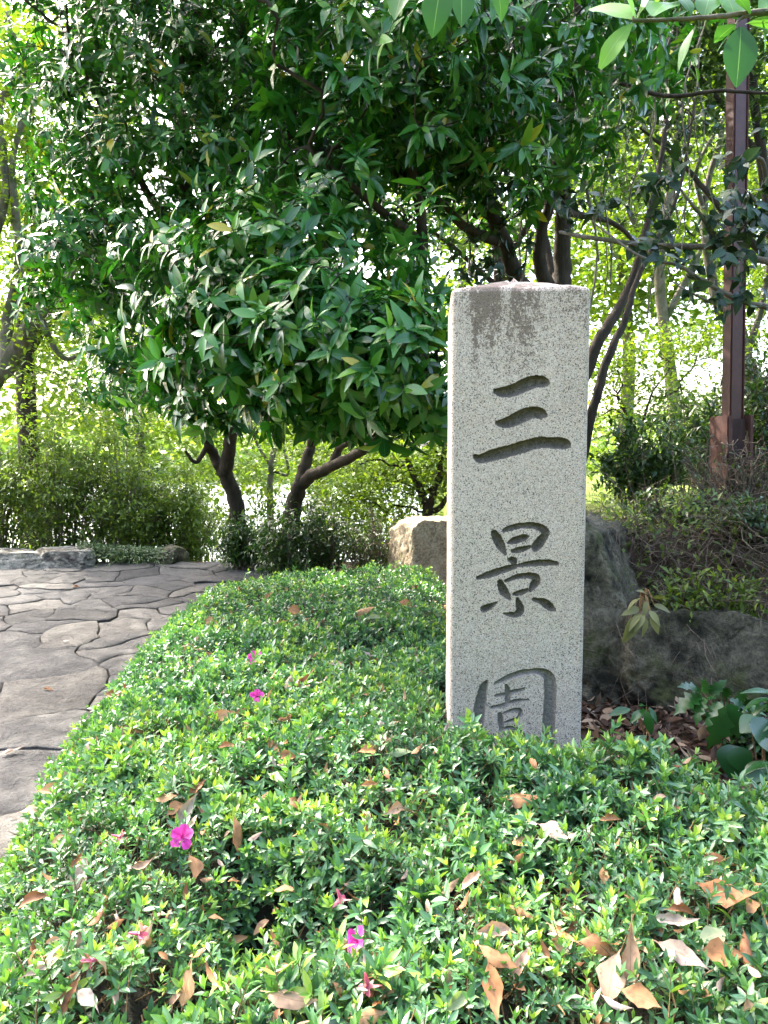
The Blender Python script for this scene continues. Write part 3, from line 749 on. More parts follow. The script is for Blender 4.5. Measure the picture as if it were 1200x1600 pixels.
# ------------------------------------------------------------------ azalea hedge
HOLES = [(at(425, 1455, 1.3), 0.075, 0.26), (at(395, 1400, 1.45), 0.065, 0.22), (at(420, 1265, 1.75), 0.05, 0.07), (at(640, 1330, 1.6), 0.04, 0.05), (at(410, 960, 4.6), 0.22, 0.07), (at(560, 1010, 3.4), 0.25, 0.05), (at(270, 1185, 2.2), 0.05, 0.08), (at(300, 1240, 1.95), 0.04, 0.06)]
def hedge_h(x, y):
    x = np.asarray(x, float); y = np.asarray(y, float)
    d = poly_sd(HEDGE, x, y)
    q = np.clip(d / 0.42, 0, 1); h = np.sqrt(np.clip(1 - (1 - q) ** 2.2, 0, 1))
    top = 0.590 - 0.036 * y + 0.07 * np.exp(-((x - 0.02) ** 2 / 0.08 + (y - 2.4) ** 2 / 0.3)) + 0.10 * np.exp(-((x - 0.42) ** 2 / 0.3 + (y - 2.02) ** 2 / 0.05))
    bumps = 0.08 * vnoise(x * 2.3 + 7, y * 2.3) + 0.07 * vnoise(x * 6 + 3, y * 6 + 1) + 0.06 * vnoise(x * 13, y * 13)
    z = gz(np.minimum(x, 0.4), y) + top * h + bumps * h
    for (p, r, dp) in HOLES: z = z - dp * np.exp(-((x - p[0]) ** 2 + (y - p[1]) ** 2) / (r * r))
    return z, d
def hedge_hit(px, py):
    d = ray(px, py); ys = np.linspace(0.5, 6.0, 1400); P = CAM[None] + d[None] * (ys / d[1])[:, None]
    h, sd_ = hedge_h(P[:, 0], P[:, 1]); hit = np.where((P[:, 2] < h) & (sd_ > 0))[0]
    return P[hit[0]] if len(hit) else None
hedge = empty('azalea_hedge', (0.1, 1.6, 0.05), 'low clipped azalea hedge of small pointed leaves filling the foreground', 'hedge')
def build_hedge():
    # dark sheet under the shoots, standing in for the shaded woody inside
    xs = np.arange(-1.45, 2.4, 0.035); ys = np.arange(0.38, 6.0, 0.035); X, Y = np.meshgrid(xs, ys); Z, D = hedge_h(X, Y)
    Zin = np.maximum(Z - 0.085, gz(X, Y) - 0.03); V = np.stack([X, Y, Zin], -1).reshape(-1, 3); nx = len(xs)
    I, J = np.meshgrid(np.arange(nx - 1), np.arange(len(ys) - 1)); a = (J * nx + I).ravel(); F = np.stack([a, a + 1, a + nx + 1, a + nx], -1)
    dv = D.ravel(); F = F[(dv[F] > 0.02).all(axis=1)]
    link('shade_sheet', fast_mesh('shade_sheet', V, F), M['hedge_inner_shade'], hedge, kind='stuff')
    # shoots
    n = 140000
    x = rng.uniform(-1.4, 2.3, n); y = 0.42 + 5.5 * rng.random(n) ** 1.25
    z, d = hedge_h(x, y)
    e = 0.01; zx, _ = hedge_h(x + e, y); zy, _ = hedge_h(x, y + e); gx = (zx - z) / e; gy = (zy - z) / e
    slope = np.sqrt(1 + np.minimum(gx ** 2 + gy ** 2, 9))
    dist = np.hypot(x, y)
    dens = np.where(y < 2.4, 2000, np.where(y < 3.8, 1750, 1400)) * slope        # shoots per square metre
    area = 3.7 * 5.5; pdf = 1 / (3.7 * 5.5) * (1 / 1.25) * np.maximum((y - 0.42) / 5.5, 1e-4) ** (1 / 1.25 - 1)
    keep = rng.random(n) < dens / (n * pdf)
    lx = (x - PORG[0]) * pc + (y - PORG[1]) * ps; ly = -(x - PORG[0]) * ps + (y - PORG[1]) * pc
    keep &= ~((np.abs(lx) < PW / 2 + 0.012) & (np.abs(ly) < PD / 2 + 0.012)) & (d > 0.005)
    for (hp, hr, hd) in HOLES[:2]: keep &= ~(((x - hp[0]) ** 2 + (y - hp[1]) ** 2 < (hr * 0.8) ** 2) & (rng.random(n) < 0.8))
    p0x, p0y, f0 = project(np.stack([x, y, z], -1)); keep &= (p0x > -160) & (p0x < 1360) & (p0y < 1760) & (f0 > 0.2)
    x, y, z, gx, gy = x[keep], y[keep], z[keep], gx[keep], gy[keep]; n = len(x)
    A = norm(np.stack([-gx * 0.55, -gy * 0.55, np.ones(n) * 1.0], -1) + 0.42 * rng.normal(size=(n, 3)) * np.array([1, 1, 0.4]))
    deep = np.clip(rng.exponential(0.028, n), 0, 0.10) - 0.006
    tall = rng.random(n) < 0.07; deep = np.where(tall, -rng.uniform(0.01, 0.055, n), deep)
    P = np.stack([x, y, z - deep], -1)
    near = [leaf_tpl(4, 0.33, 0.28, dr, 'ellip') for dr in (0.02, 0.14, 0.28)]
    fart = [leaf_tpl(2, 0.40, 0.25, 0.1, 'ellip')]
    L = Leaves(near)
    ref = np.array([[0.9, 0.3, 0.1]]); Xa = norm(np.cross(A, ref)); Ya = np.cross(A, Xa); ph0 = rng.random(n) * 6.28
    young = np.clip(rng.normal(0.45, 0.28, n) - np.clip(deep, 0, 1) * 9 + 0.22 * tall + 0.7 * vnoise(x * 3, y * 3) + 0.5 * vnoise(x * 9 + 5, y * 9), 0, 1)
    size = 0.0305 * rng.uniform(0.62, 1.25, n) * (1 + 0.5 * vnoise(x * 4 + 9, y * 4))
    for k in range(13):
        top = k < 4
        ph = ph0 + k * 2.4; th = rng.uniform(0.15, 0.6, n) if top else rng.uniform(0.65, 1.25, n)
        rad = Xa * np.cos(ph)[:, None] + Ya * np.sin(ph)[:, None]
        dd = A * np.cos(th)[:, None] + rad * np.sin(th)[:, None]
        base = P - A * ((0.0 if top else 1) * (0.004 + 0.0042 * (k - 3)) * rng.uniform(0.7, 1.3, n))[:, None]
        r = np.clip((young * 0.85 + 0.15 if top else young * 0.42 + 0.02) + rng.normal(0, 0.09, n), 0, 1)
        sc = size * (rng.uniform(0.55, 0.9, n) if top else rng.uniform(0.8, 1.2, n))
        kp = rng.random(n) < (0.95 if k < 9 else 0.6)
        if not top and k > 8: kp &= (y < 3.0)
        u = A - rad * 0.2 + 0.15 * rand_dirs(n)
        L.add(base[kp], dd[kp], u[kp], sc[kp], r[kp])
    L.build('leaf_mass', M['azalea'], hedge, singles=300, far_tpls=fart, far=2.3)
    ch = []
    for i in np.where((y < 2.5) & (rng.random(n) < 0.75))[0]:
        b = P[i] - A[i] * (0.085 if not tall[i] else 0.13) + rng.normal(0, 0.008, 3)
        ch.append(([b, (b + P[i]) / 2 + rng.normal(0, 0.003, 3), P[i]], [0.0017, 0.0014, 0.0009], 3))
    for k in range(260):
        X = rng.uniform(-1.0, 1.7); Y = 0.9 + 3.0 * rng.random() ** 1.4; Zt, Dd = hedge_h(np.array([X]), np.array([Y]))
        if Dd[0] < 0.1: continue
        q = np.array([X, Y, Zt[0] - 0.05]); v = norm(np.array([rng.normal(0, .6), rng.normal(0, .6), 1.0])); pts = [q]
        for i in range(4): v = norm(v + rng.normal(0, .25, 3)); pts.append(pts[-1] + v * rng.uniform(0.015, 0.026))
        ch.append((pts, [.0018, .0016, .0014, .0011, .0008], 4))
    link('stems', tube_mesh('stems', ch), M['azalea_stem'], hedge, kind='stuff')
    # withered scraps caught among the shoots
    m = 2800; X = rng.uniform(-1.1, 1.9, m); Y = 0.8 + 4.3 * rng.random(m) ** 1.5; Z, D = hedge_h(X, Y); kp = D > 0.1
    W = Leaves([leaf_tpl(4, 0.5, 0.5, 0.7, 'obov', twist=1.0, wave=0.3), leaf_tpl(4, 0.4, -0.4, -0.5, 'lance', twist=-0.8)])
    pp = np.stack([X, Y, Z - 0.005 + rng.normal(0, 0.008, m)], -1)[kp]; k = len(pp)
    d = rand_dirs(k); d[:, 2] *= 0.5
    W.add(pp, d, np.tile([0, 0, 1.], (k, 1)) + 0.5 * rand_dirs(k), rng.uniform(0.015, 0.038, k), rng.random(k) * 0.95)
    W.build('withered_scraps', M['dry'], hedge)
build_hedge()

# azalea flowers, still on the hedge
PET = [leaf_tpl(7, 0.92, 0.12, 0.30, 'petal', wave=0.22), leaf_tpl(7, 0.86, 0.05, 0.5, 'petal', wave=-0.2)]
WPET = [leaf_tpl(6, 0.6, 0.9, 0.9, 'petal', twist=1.4, wave=0.6), leaf_tpl(6, 0.5, -0.8, 0.3, 'petal', twist=-1.2, wave=0.5)]
def single_leaf_mesh(name, tpl, mat, r):
    me = fast_mesh(name, tpl[0], tpl[1], {'rnd': np.full(len(tpl[0]), r), 'lx': tpl[2]}); me.materials.append(mat); return me
def place(o, p, d, u, s, parent=None):
    y = Vector(d).normalized(); x = y.cross(Vector(u)).normalized(); z = x.cross(y)
    m = (Matrix((x, y, z)).transposed() @ Matrix.Diagonal((s,) * 3)).to_4x4()
    if parent: o.parent = parent
    m.translation = Vector(p) - (root_loc(parent) if parent else Vector()); o.matrix_basis = m
def flower(px, py, axis, size, label, wilted=False, np_=5):
    p = hedge_hit(px, py)
    if p is None: return
    p = np.array(p) + np.array([0, -0.004, 0.022]); A = norm(np.array(axis, float)); X = norm(np.cross(A, [0.2, 0.9, 0.3])); Y = np.cross(A, X)
    mat = M['wilted'] if wilted else M['petal']
    c = link('flower', tube_mesh('flower', [([p - A * size * 0.35, p - A * size * 0.1, p + A * size * 0.12], [size * 0.05, size * 0.08, size * 0.12], 7)] +
             [([p, p + A * size * 0.35 + X * size * 0.1 * math.cos(k) + Y * size * 0.1 * math.sin(k), p + A * size * 0.62 + X * size * 0.22 * math.cos(k) + Y * size * 0.2 * math.sin(k)], [size * 0.012] * 3, 3) for k in (0, 1.3, 2.5, 3.8, 5.0)]), mat, hedge)
    c['label'] = label
    for k in range(np_):
        a = k * 2 * math.pi / np_ + rng.normal(0, 0.12); rad = X * math.cos(a) + Y * math.sin(a); th = rng.uniform(0.7, 1.0) if not wilted else rng.uniform(0.05, 0.4)
        d = A * math.cos(th) + rad * math.sin(th)
        o = bpy.data.objects.new('petal', single_leaf_mesh('petal', random.choice(WPET if wilted else PET), mat, rng.random() * 0.9)); COL.objects.link(o)
        o.parent = c; y = Vector(d); x = y.cross(Vector(A)).normalized(); z = x.cross(y)
        m = (Matrix((x, y, z)).transposed() @ Matrix.Diagonal((size * (0.75 if not wilted else 0.6),) * 3)).to_4x4(); m.translation = Vector(p + d * size * 0.08); 
        m.translation = m.translation - Vector(root_loc(c)); o.matrix_basis = m
flower(287, 1322, (0.1, -0.75, 0.7), 0.034, 'open magenta azalea flower left of the dark hollow')
flower(562, 1488, (-0.75, -0.35, 0.25), 0.036, 'magenta azalea flower seen from the side near the bottom')
flower(399, 1036, (-0.2, -0.7, 0.6), 0.040, 'magenta azalea flower high up on the hedge')
flower(402, 1098, (0.3, -0.6, 0.7), 0.034, 'pinkish azalea flower half sunk among the leaves')
flower(530, 1412, (0.3, 0.1, -0.9), 0.034, 'drooping faded pink azalea flower beside the dark hollow', True)
flower(213, 1475, (0.9, -0.1, 0.0), 0.032, 'faded pink azalea flower among brown scraps', True)
flower(150, 1517, (-0.9, -0.1, -0.2), 0.032, 'small wilted pink azalea flower at the lower left', True)
flower(573, 1548, (0.2, 0.1, -0.9), 0.036, 'wilted hanging pink azalea flower under the magenta one', True)
flower(182, 1320, (0.8, 0.1, -0.3), 0.026, 'tiny faded pink azalea bloom left of the open flower', True)

# ------------------------------------------------------------------ fallen leaves lying on the hedge (each its own)
DRYT = [leaf_tpl(8, 0.48, 0.22, 0.16, 'ellip', twist=0.25, wave=0.2), leaf_tpl(8, 0.46, 0.65, 0.45, 'ellip', twist=0.6, wave=0.2), leaf_tpl(8, 0.50, -0.3, -0.4, 'ovate', twist=-0.5, wave=0.3), leaf_tpl(7, 0.36, 0.7, 0.3, 'lance', twist=0.9)]
TAN, ORA, BRN, PNK, PAL, GRN = 0.46, 0.34, 0.12, 0.66, 0.93, 2.0
M['drygreen'] = leaf_mat('fallen_green_leaf', [(0.0, (0.20, 0.26, 0.12)), (1.0, (0.33, 0.36, 0.22))], rough=0.5, spec=0.35, trans=0.2, rib=(0.35, 0.36, 0.2), blotch=0.3)
FALL = [  # px, py, length px, image angle deg (0 right, 90 up), colour, template, label
 (88, 1232, 42, 20, TAN, 2, 'tan fallen leaf at the hedge edge beside the path, upper of two'),
 (55, 1272, 36, 10, PNK, 0, 'pale pinkish fallen leaf at the hedge edge beside the path, lower of two'),
 (305, 1230, 34, 70, BRN, 1, 'brown upright fallen leaf above the open magenta flower'),
 (260, 1253, 34, 5, TAN, 0, 'tan fallen leaf lying flat up and left of the open magenta flower'),
 (280, 1272, 32, 40, ORA, 2, 'orange tan fallen leaf just above the open magenta flower'),
 (291, 1272, 50, 75, PAL, 3, 'narrow whitish fallen leaf standing above the open magenta flower'),
 (380, 1312, 46, -60, ORA, 1, 'forked tan fallen leaf right of the open magenta flower'),
 (298, 1366, 36, -80, ORA, 0, 'brown fallen leaf just below the open magenta flower'),
 (120, 1345, 26, 60, BRN, 1, 'small brown fallen leaf left of the tiny faded bloom'),
 (132, 1372, 52, 75, PAL, 0, 'long pale grey fallen leaf pointing up, left part of the hedge'),
 (55, 1420, 42, 30, BRN, 2, 'brown curled fallen leaf near the left picture edge'),
 (75, 1512, 58, 40, PAL, 3, 'long whitish curled fallen leaf in the lower left corner area'),
 (293, 1543, 52, 85, TAN, 0, 'large tan fallen leaf standing upright near the bottom left'),
 (115, 1560, 44, 70, BRN, 1, 'dark brown rolled fallen leaf near the bottom left corner'),
 (140, 1572, 42, -30, PAL, 0, 'whitish fallen leaf near the bottom left corner beside a brown roll'),
 (372, 1472, 34, 20, TAN, 3, 'tan fallen leaf left of the dark hollow'),
 (88, 1477, 22, 30, PNK, 1, 'small pink brown fallen leaf above the long whitish curl'),
 (222, 1352, 30, 30, PNK, 3, 'thin pinkish fallen leaf between open flower and long pale leaf'),
 (462, 1260, 26, -50, BRN, 2, 'dark brown fallen leaf below the hedge middle, right of the forked leaf'),
 (568, 1307, 24, 60, BRN, 0, 'brown fallen leaf in the hedge middle above the drooping flower'),
 (630, 1262, 52, 30, PNK, 3, 'pale curled fallen leaf with brown tip in the hedge middle'),
 (735, 1382, 42, 50, PNK, 2, 'pinkish tan fallen leaf half hidden below the pillar'),
 (775, 1452, 58, 15, PNK, 1, 'pinkish brown curled fallen leaf above the large orange tan leaf'),
 (777, 1495, 60, -40, ORA, 0, 'large orange tan fallen leaf right of the side-seen magenta flower'),
 (770, 1557, 68, -85, ORA, 0, 'upright orange fallen leaf at the bottom middle'),
 (457, 1562, 74, -15, PNK, 0, 'largest pinkish tan fallen leaf lying flat at the bottom, left of middle'),
 (613, 1530, 48, 60, PNK, 2, 'pink tan fallen leaf right of the wilted hanging flower'),
 (577, 1588, 52, 10, TAN, 0, 'tan fallen leaf cut by the bottom picture edge below the wilted flower'),
 (727, 1570, 52, 12, GRN, 0, 'pale green fallen leaf at the bottom beside the upright orange one'),
 (437, 1218, 34, -35, GRN, 0, 'light green rounded fallen leaf in the hedge middle'),
 (578, 1230, 24, 20, ORA, 1, 'small orange fallen leaf above the pale curled leaf'),
 (820, 1251, 50, 0, ORA, 2, 'flat orange fallen leaf in front of the pillar foot'),
 (878, 1303, 60, -30, PAL, 0, 'large whitish pink fallen leaf in front of the pillar'),
 (823, 1316, 48, 20, TAN, 0, 'broad tan fallen leaf left of the large whitish one'),
 (943, 1367, 26, 80, TAN, 0, 'small tan fallen leaf standing between shoots, right of the whitish leaf'),
 (953, 1280, 34, 10, ORA, 1, 'orange fallen leaf right and above the large whitish leaf'),
 (1133, 1350, 58, -35, BRN, 3, 'long brown fallen leaf near the right edge, upper of the heap'),
 (1135, 1397, 72, -30, BRN, 0, 'large reddish brown fallen leaf near the right edge'),
 (1180, 1418, 38, 30, ORA, 0, 'orange fallen leaf at the right edge beside the reddish brown one'),
 (1060, 1403, 36, 80, PAL, 0, 'pale grey upright fallen leaf left of the reddish brown one'),
 (1067, 1424, 44, 5, BRN, 1, 'brown fallen leaf below the pale grey upright one'),
 (817, 1427, 40, -35, ORA, 3, 'slim orange fallen leaf below the broad tan leaf'),
 (883, 1460, 46, -40, TAN, 3, 'slim tan fallen leaf slanting down to the orange brown leaf'),
 (940, 1487, 56, -12, ORA, 2, 'orange brown fallen leaf left of the tall pink one'),
 (977, 1497, 92, 85, PNK, 3, 'tall pink fallen leaf standing upright at the lower right'),
 (957, 1527, 70, 70, PNK, 0, 'greyish pink fallen leaf leaning on the tall pink one'),
 (1067, 1503, 68, -40, PAL, 0, 'large pale fallen leaf with torn edge at the lower right'),
 (1117, 1467, 52, 20, GRN, 0, 'grey green fallen leaf lying over an orange one at the lower right'),
 (1133, 1491, 62, -5, ORA, 0, 'orange brown fallen leaf under the grey green one'),
 (1170, 1487, 54, 80, BRN, 1, 'brown rolled fallen leaf at the lower right edge'),
 (1000, 1567, 54, -35, ORA, 0, 'orange fallen leaf at the bottom below the tall pink one'),
 (963, 1567, 42, -30, PAL, 3, 'narrow pale fallen leaf at the bottom left of the orange one'),
 (1057, 1448, 56, -12, PAL, 3, 'narrow white fallen leaf above the large pale torn leaf'),
 (813, 1500, 50, 65, PNK, 1, 'grey pink fallen leaf right of the large orange tan leaf'),
 (467, 957, 28, -10, ORA, 0, 'flat orange fallen leaf on the far hedge top, left'),
 (420, 930, 20, 70, TAN, 1, 'small tan fallen leaf at the far left of the hedge top'),
 (637, 945, 26, -30, ORA, 2, 'orange fallen leaf on the far hedge top near the pillar'),
 (570, 960, 32, 20, TAN, 1, 'curled tan fallen leaf on the middle of the far hedge top'),
 (453, 1060, 38, 80, PAL, 0, 'pale fallen leaf standing upright right of the high magenta flower'),
 (477, 1068, 30, 60, BRN, 1, 'brown folded fallen leaf beside a pale upright one'),
 (472, 1103, 28, 25, TAN, 3, 'slim tan fallen leaf below the brown folded one'),
 (427, 1163, 34, -50, ORA, 1, 'orange folded fallen leaf below the half-sunk flower'),
 (450, 1186, 38, 5, ORA, 3, 'long flat orange fallen leaf under the folded orange one'),
 (493, 1163, 34, 15, PAL, 2, 'grey fallen leaf right of the folded orange one'),
 (597, 1153, 30, 40, BRN, 0, 'brown fallen leaf left of the pillar foot, upper of a pair'),
 (577, 1172, 32, 30, ORA, 2, 'orange fallen leaf left of the pillar foot, lower of a pair'),
 (627, 1180, 34, 0, GRN, 0, 'grey green fallen leaf left of the pillar foot'),
 (527, 1042, 28, -35, PAL, 3, 'pale fallen leaf on the hedge halfway to the pillar'),
 (437, 980, 26, 40, TAN, 3, 'tan fallen leaf at the far hedge top below the flat orange one'),
 (585, 973, 30, 5, GRN, 3, 'pale green fallen leaf on the far hedge top'),
 (182, 1082, 26, 25, BRN, 0, 'brown fallen leaf at the left hedge shoulder by the path'),
 (213, 1147, 30, 20, BRN, 1, 'dark fallen leaf on the left hedge shoulder'),
 (353, 1123, 36, 30, TAN, 2, 'tan fallen leaf left of the half-sunk flower'),
 (358, 1170, 28, -10, ORA, 1, 'orange fallen leaf below the tan one on the hedge left'),
 (333, 973, 24, -20, TAN, 0, 'tan fallen leaf on the far left hedge corner'),
]
def dry_mesh(name, kind, mat, r):
    n, m = 10, 4
    wid = rng.uniform(0.38, 0.54) * (0.75 if kind == 3 else 1.0); bend = rng.normal(0.1, 0.25) + (0.3 if kind == 1 else 0); roll = rng.uniform(0.2, 1.0) + (0.9 if kind == 1 else 0.4 if kind == 3 else 0)
    roll *= rng.choice([-1, 1, 1]); tw = rng.normal(0, 0.35); tip = rng.uniform(0.55, 0.95); side = rng.normal(0, 0.08); V = []; LX = []; F = []
    bite = rng.random() < 0.35; bt = rng.uniform(0.3, 0.8); bs = rng.choice([-1, 1])
    for i in range(n + 1):
        t = i / n; wd = max(math.sin(math.pi * min(max(t, 0.02), 0.985) ** tip) ** 0.85, 0.03) * wid * 0.5
        for j in range(m + 1):
            s = j / m * 2 - 1; w_ = wd * (1 + 0.10 * rng.normal() * (abs(s) > 0.9))
            if bite and s * bs > 0.9 and abs(t - bt) < 0.12: w_ *= 0.62
            a_ = roll * s * wd / (wid * 0.5); x = w_ * math.sin(a_) / roll if abs(roll) > 0.05 else w_ * s
            z = w_ * (1 - math.cos(a_)) / roll if abs(roll) > 0.05 else 0
            z += 0.10 * abs(s) * wd + 0.02 * math.sin(t * 14 + s * 3) * abs(s) - bend * t * t; a2 = tw * (t - 0.5) * 2
            V.append((x * math.cos(a2) - z * math.sin(a2) + side * math.sin(t * 3), t, x * math.sin(a2) + z * math.cos(a2))); LX.append(abs(s))
    k = m + 1
    for i in range(n):
        for j in range(m): F.append((i * k + j, i * k + j + 1, (i + 1) * k + j + 1, (i + 1) * k + j))
    b0 = len(V)                                             # leaf stalk
    for q, yy in ((0.012, -0.10), (0.012, 0.02)):
        for s in (-1, 1): V.append((s * q, yy, 0)); LX.append(0)
    F.append((b0, b0 + 1, b0 + 3, b0 + 2))
    me = fast_mesh(name, np.array(V), np.array(F), {'rnd': np.full(len(V), r), 'lx': np.array(LX)}); me.materials.append(mat); return me
def build_fallen():
    for (px, py, ln, ang, colr, ti, label) in FALL:
        p = hedge_hit(px, py)
        if p is None: continue
        f = project(p)[2]; a = math.radians(ang)
        steep = abs(math.sin(a)) > 0.8
        # direction within the hedge surface, rising when it stands between shoots
        d = np.array([math.cos(a), math.sin(a) * (0.55 if steep else 0.9), math.sin(a) * (0.75 if steep else 0.25) + 0.05]); d = norm(d)
        view = norm(CAM - p); sz = ln / FPX * f * 1.2
        u = norm(np.array([0, -0.35, 1.0]) * 0.8 + view * 0.5 + 0.18 * rng.normal(size=3))
        me = dry_mesh('fallen_leaf', ti, M['drygreen'] if colr == GRN else M['dry'], rng.random() if colr == GRN else float(np.clip(colr + rng.normal(0, 0.04), 0, 1)))
        o = bpy.data.objects.new('fallen_leaf', me); COL.objects.link(o)
        c = np.array(p) + np.array([0, -0.004, rng.uniform(0.004, 0.016)]); place(o, c - d * sz * 0.5, d, u, sz)
        tag(o, label, 'leaf', 'fallen leaves on the hedge')
build_fallen()
# ------------------------------------------------------------------ evergreen trees
EVT = [leaf_tpl(5, 0.37, 0.22, 0.12, 'ellip'), leaf_tpl(5, 0.34, 0.30, 0.32, 'ellip', wave=0.05), leaf_tpl(5, 0.35, 0.16, 0.5, 'ellip', wave=-0.05), leaf_tpl(5, 0.30, 0.35, 0.2, 'lance')]
EVF = [leaf_tpl(3, 0.34, 0.25, 0.15, 'ellip'), leaf_tpl(3, 0.34, 0.2, 0.4, 'ellip')]
def wp(x, y, z):
    q = project(np.array([x, y, z])); return float(q[0]), float(q[1]), y
def evergreen(name, label, polys, branches, blobs, size, nleaf=8, singles=300, special=0.02, mat='evergreen', tip=0.0022, dens=1.0):
    t = Tree(); t.poly(polys[0])
    for b in polys[1:] + branches: t.branch(b)
    base = polys[0][0][:3]
    root = empty(name, base, label, 'tree')
    T = []; C = []
    for (px, py, Y, rx, ry, rz, n) in blobs:
        c = at(px, py, Y); n = int(n * dens); q = blob(c, (rx, ry, rz), n, 0.7); T.append(q); C.append(np.tile(c, (n, 1)))
        if py > -60:                                       # the crown goes on behind
            m = int(n * 0.55); c2 = c + np.array([0.02 * c[0], 0.75, 0.05]); q = blob(c2, (rx * 1.1, ry, rz * 0.85), m, 0.2); T.append(q); C.append(np.tile(c2, (m, 1)))
    T = np.concatenate(T); C = np.concatenate(C)
    nz = np.array([noise.noise(Vector(p) * 1.9) + 0.5 * noise.noise(Vector(p) * 4.5 + Vector((7, 3, 1))) for p in T]); keep = (nz > np.where(T[:, 2] > 2.6, -0.42, -0.22)) | (T[:, 2] > 4.3)
    T = T[keep]; C = C[keep]; stray = rng.random(len(T)) < 0.16
    T = np.where(stray[:, None], C + (T - C) * rng.uniform(1.15, 1.55, (len(T), 1)) - np.array([0, 0, 0.05]), T)
    ax = t.grow(T)
    link('trunk', t.mesh('trunk', tip=tip), M['bark'], root)
    L = Leaves(EVT); A = outward(T, C, ax)
    whorls(L, T, A, nleaf, size, (0.75, 1.5), 0.3, 0.06, 0.0, 0.93, special)
    # a few leaves further back on the shoots
    whorls(L, T - A * 0.09, A, 3, size, (0.9, 1.5), 0.4, 0.05, 0.0, 0.6)
    L.build('crown', M[mat], root, singles=singles, far_tpls=EVF, far=5.2)
    return root
evergreen('evergreen_tree', 'evergreen tree with a forked dark trunk beyond the hedge, its leaves filling the upper left',
    [pl((378, 925, 8.0, .12), (376, 850, 8.0, .092), (367, 780, 7.9, .084), (353, 738, 7.8, .076), (360, 690, 7.6, .066), (364, 640, 7.3, .06), (352, 560, 6.6, .065), (320, 450, 6.0, .055), (290, 300, 5.6, .045), (280, 120, 5.4, .03), (300, -100, 5.3, .02))],
    [pl((352, 740, 7.8, .08), (335, 715, 7.8, .055), (325, 690, 7.7, .05), (308, 650, 7.5, .045), (300, 600, 7.0, .04), (250, 500, 6.2, .03), (200, 400, 5.6, .02), (140, 300, 5.4, .014)),
     pl((325, 695, 7.7, .03), (306, 722, 7.7, .022), (290, 705, 7.6, .014)),
     pl((352, 560, 6.6, .05), (400, 430, 5.6, .035), (440, 300, 5.0, .025), (470, 100, 4.7, .016)),
     pl((320, 450, 6.0, .04), (230, 300, 5.6, .03), (150, 150, 5.4, .018), (100, 50, 5.3, .012))],
    [(110, 420, 5.4, .32, .4, .30, 90), (160, 420, 4.9, .5, .5, .42, 150), (190, 520, 4.9, .34, .35, .22, 60), (115, 300, 5.4, .38, .45, .40, 110), (240, 300, 5.0, .65, .55, .6, 200),
     (110, 170, 5.6, .42, .5, .42, 110), (230, 130, 5.2, .7, .6, .55, 220), (380, 60, 4.9, .75, .6, .55, 220), (110, 50, 5.8, .45, .5, .45, 100), (250, 10, 5.4, .7, .6, .5, 150), (440, 30, 5.6, .6, .5, .4, 90), (340, 20, 5.9, .6, .5, .4, 80),
     (60, 470, 5.8, .16, .3, .2, 25), (380, 230, 5.0, .55, .5, .5, 150), (240, 590, 5.2, .35, .4, .22, 60), (185, 600, 6.6, .5, .4, .22, 60),
     (100, -120, 5.8, .9, .8, .7, 130), (300, -150, 5.4, 1.0, .9, .7, 170), (480, -140, 5.2, .8, .8, .6, 120), (250, -330, 5.7, 1.1, 1.0, .7, 120), (30, -300, 6.2, 1.0, 1.0, .8, 110),
     wp(-2.7, 4.3, 5.0) + (1.2, 1.0, .9, 260), wp(-3.6, 5.2, 5.8) + (1.2, 1.1, .9, 220), wp(-1.9, 4.8, 5.8) + (1.2, 1.0, .7, 200)],  # crown masses out of view, added to shade the foreground hedge
    0.11, singles=300, nleaf=7, dens=0.85)
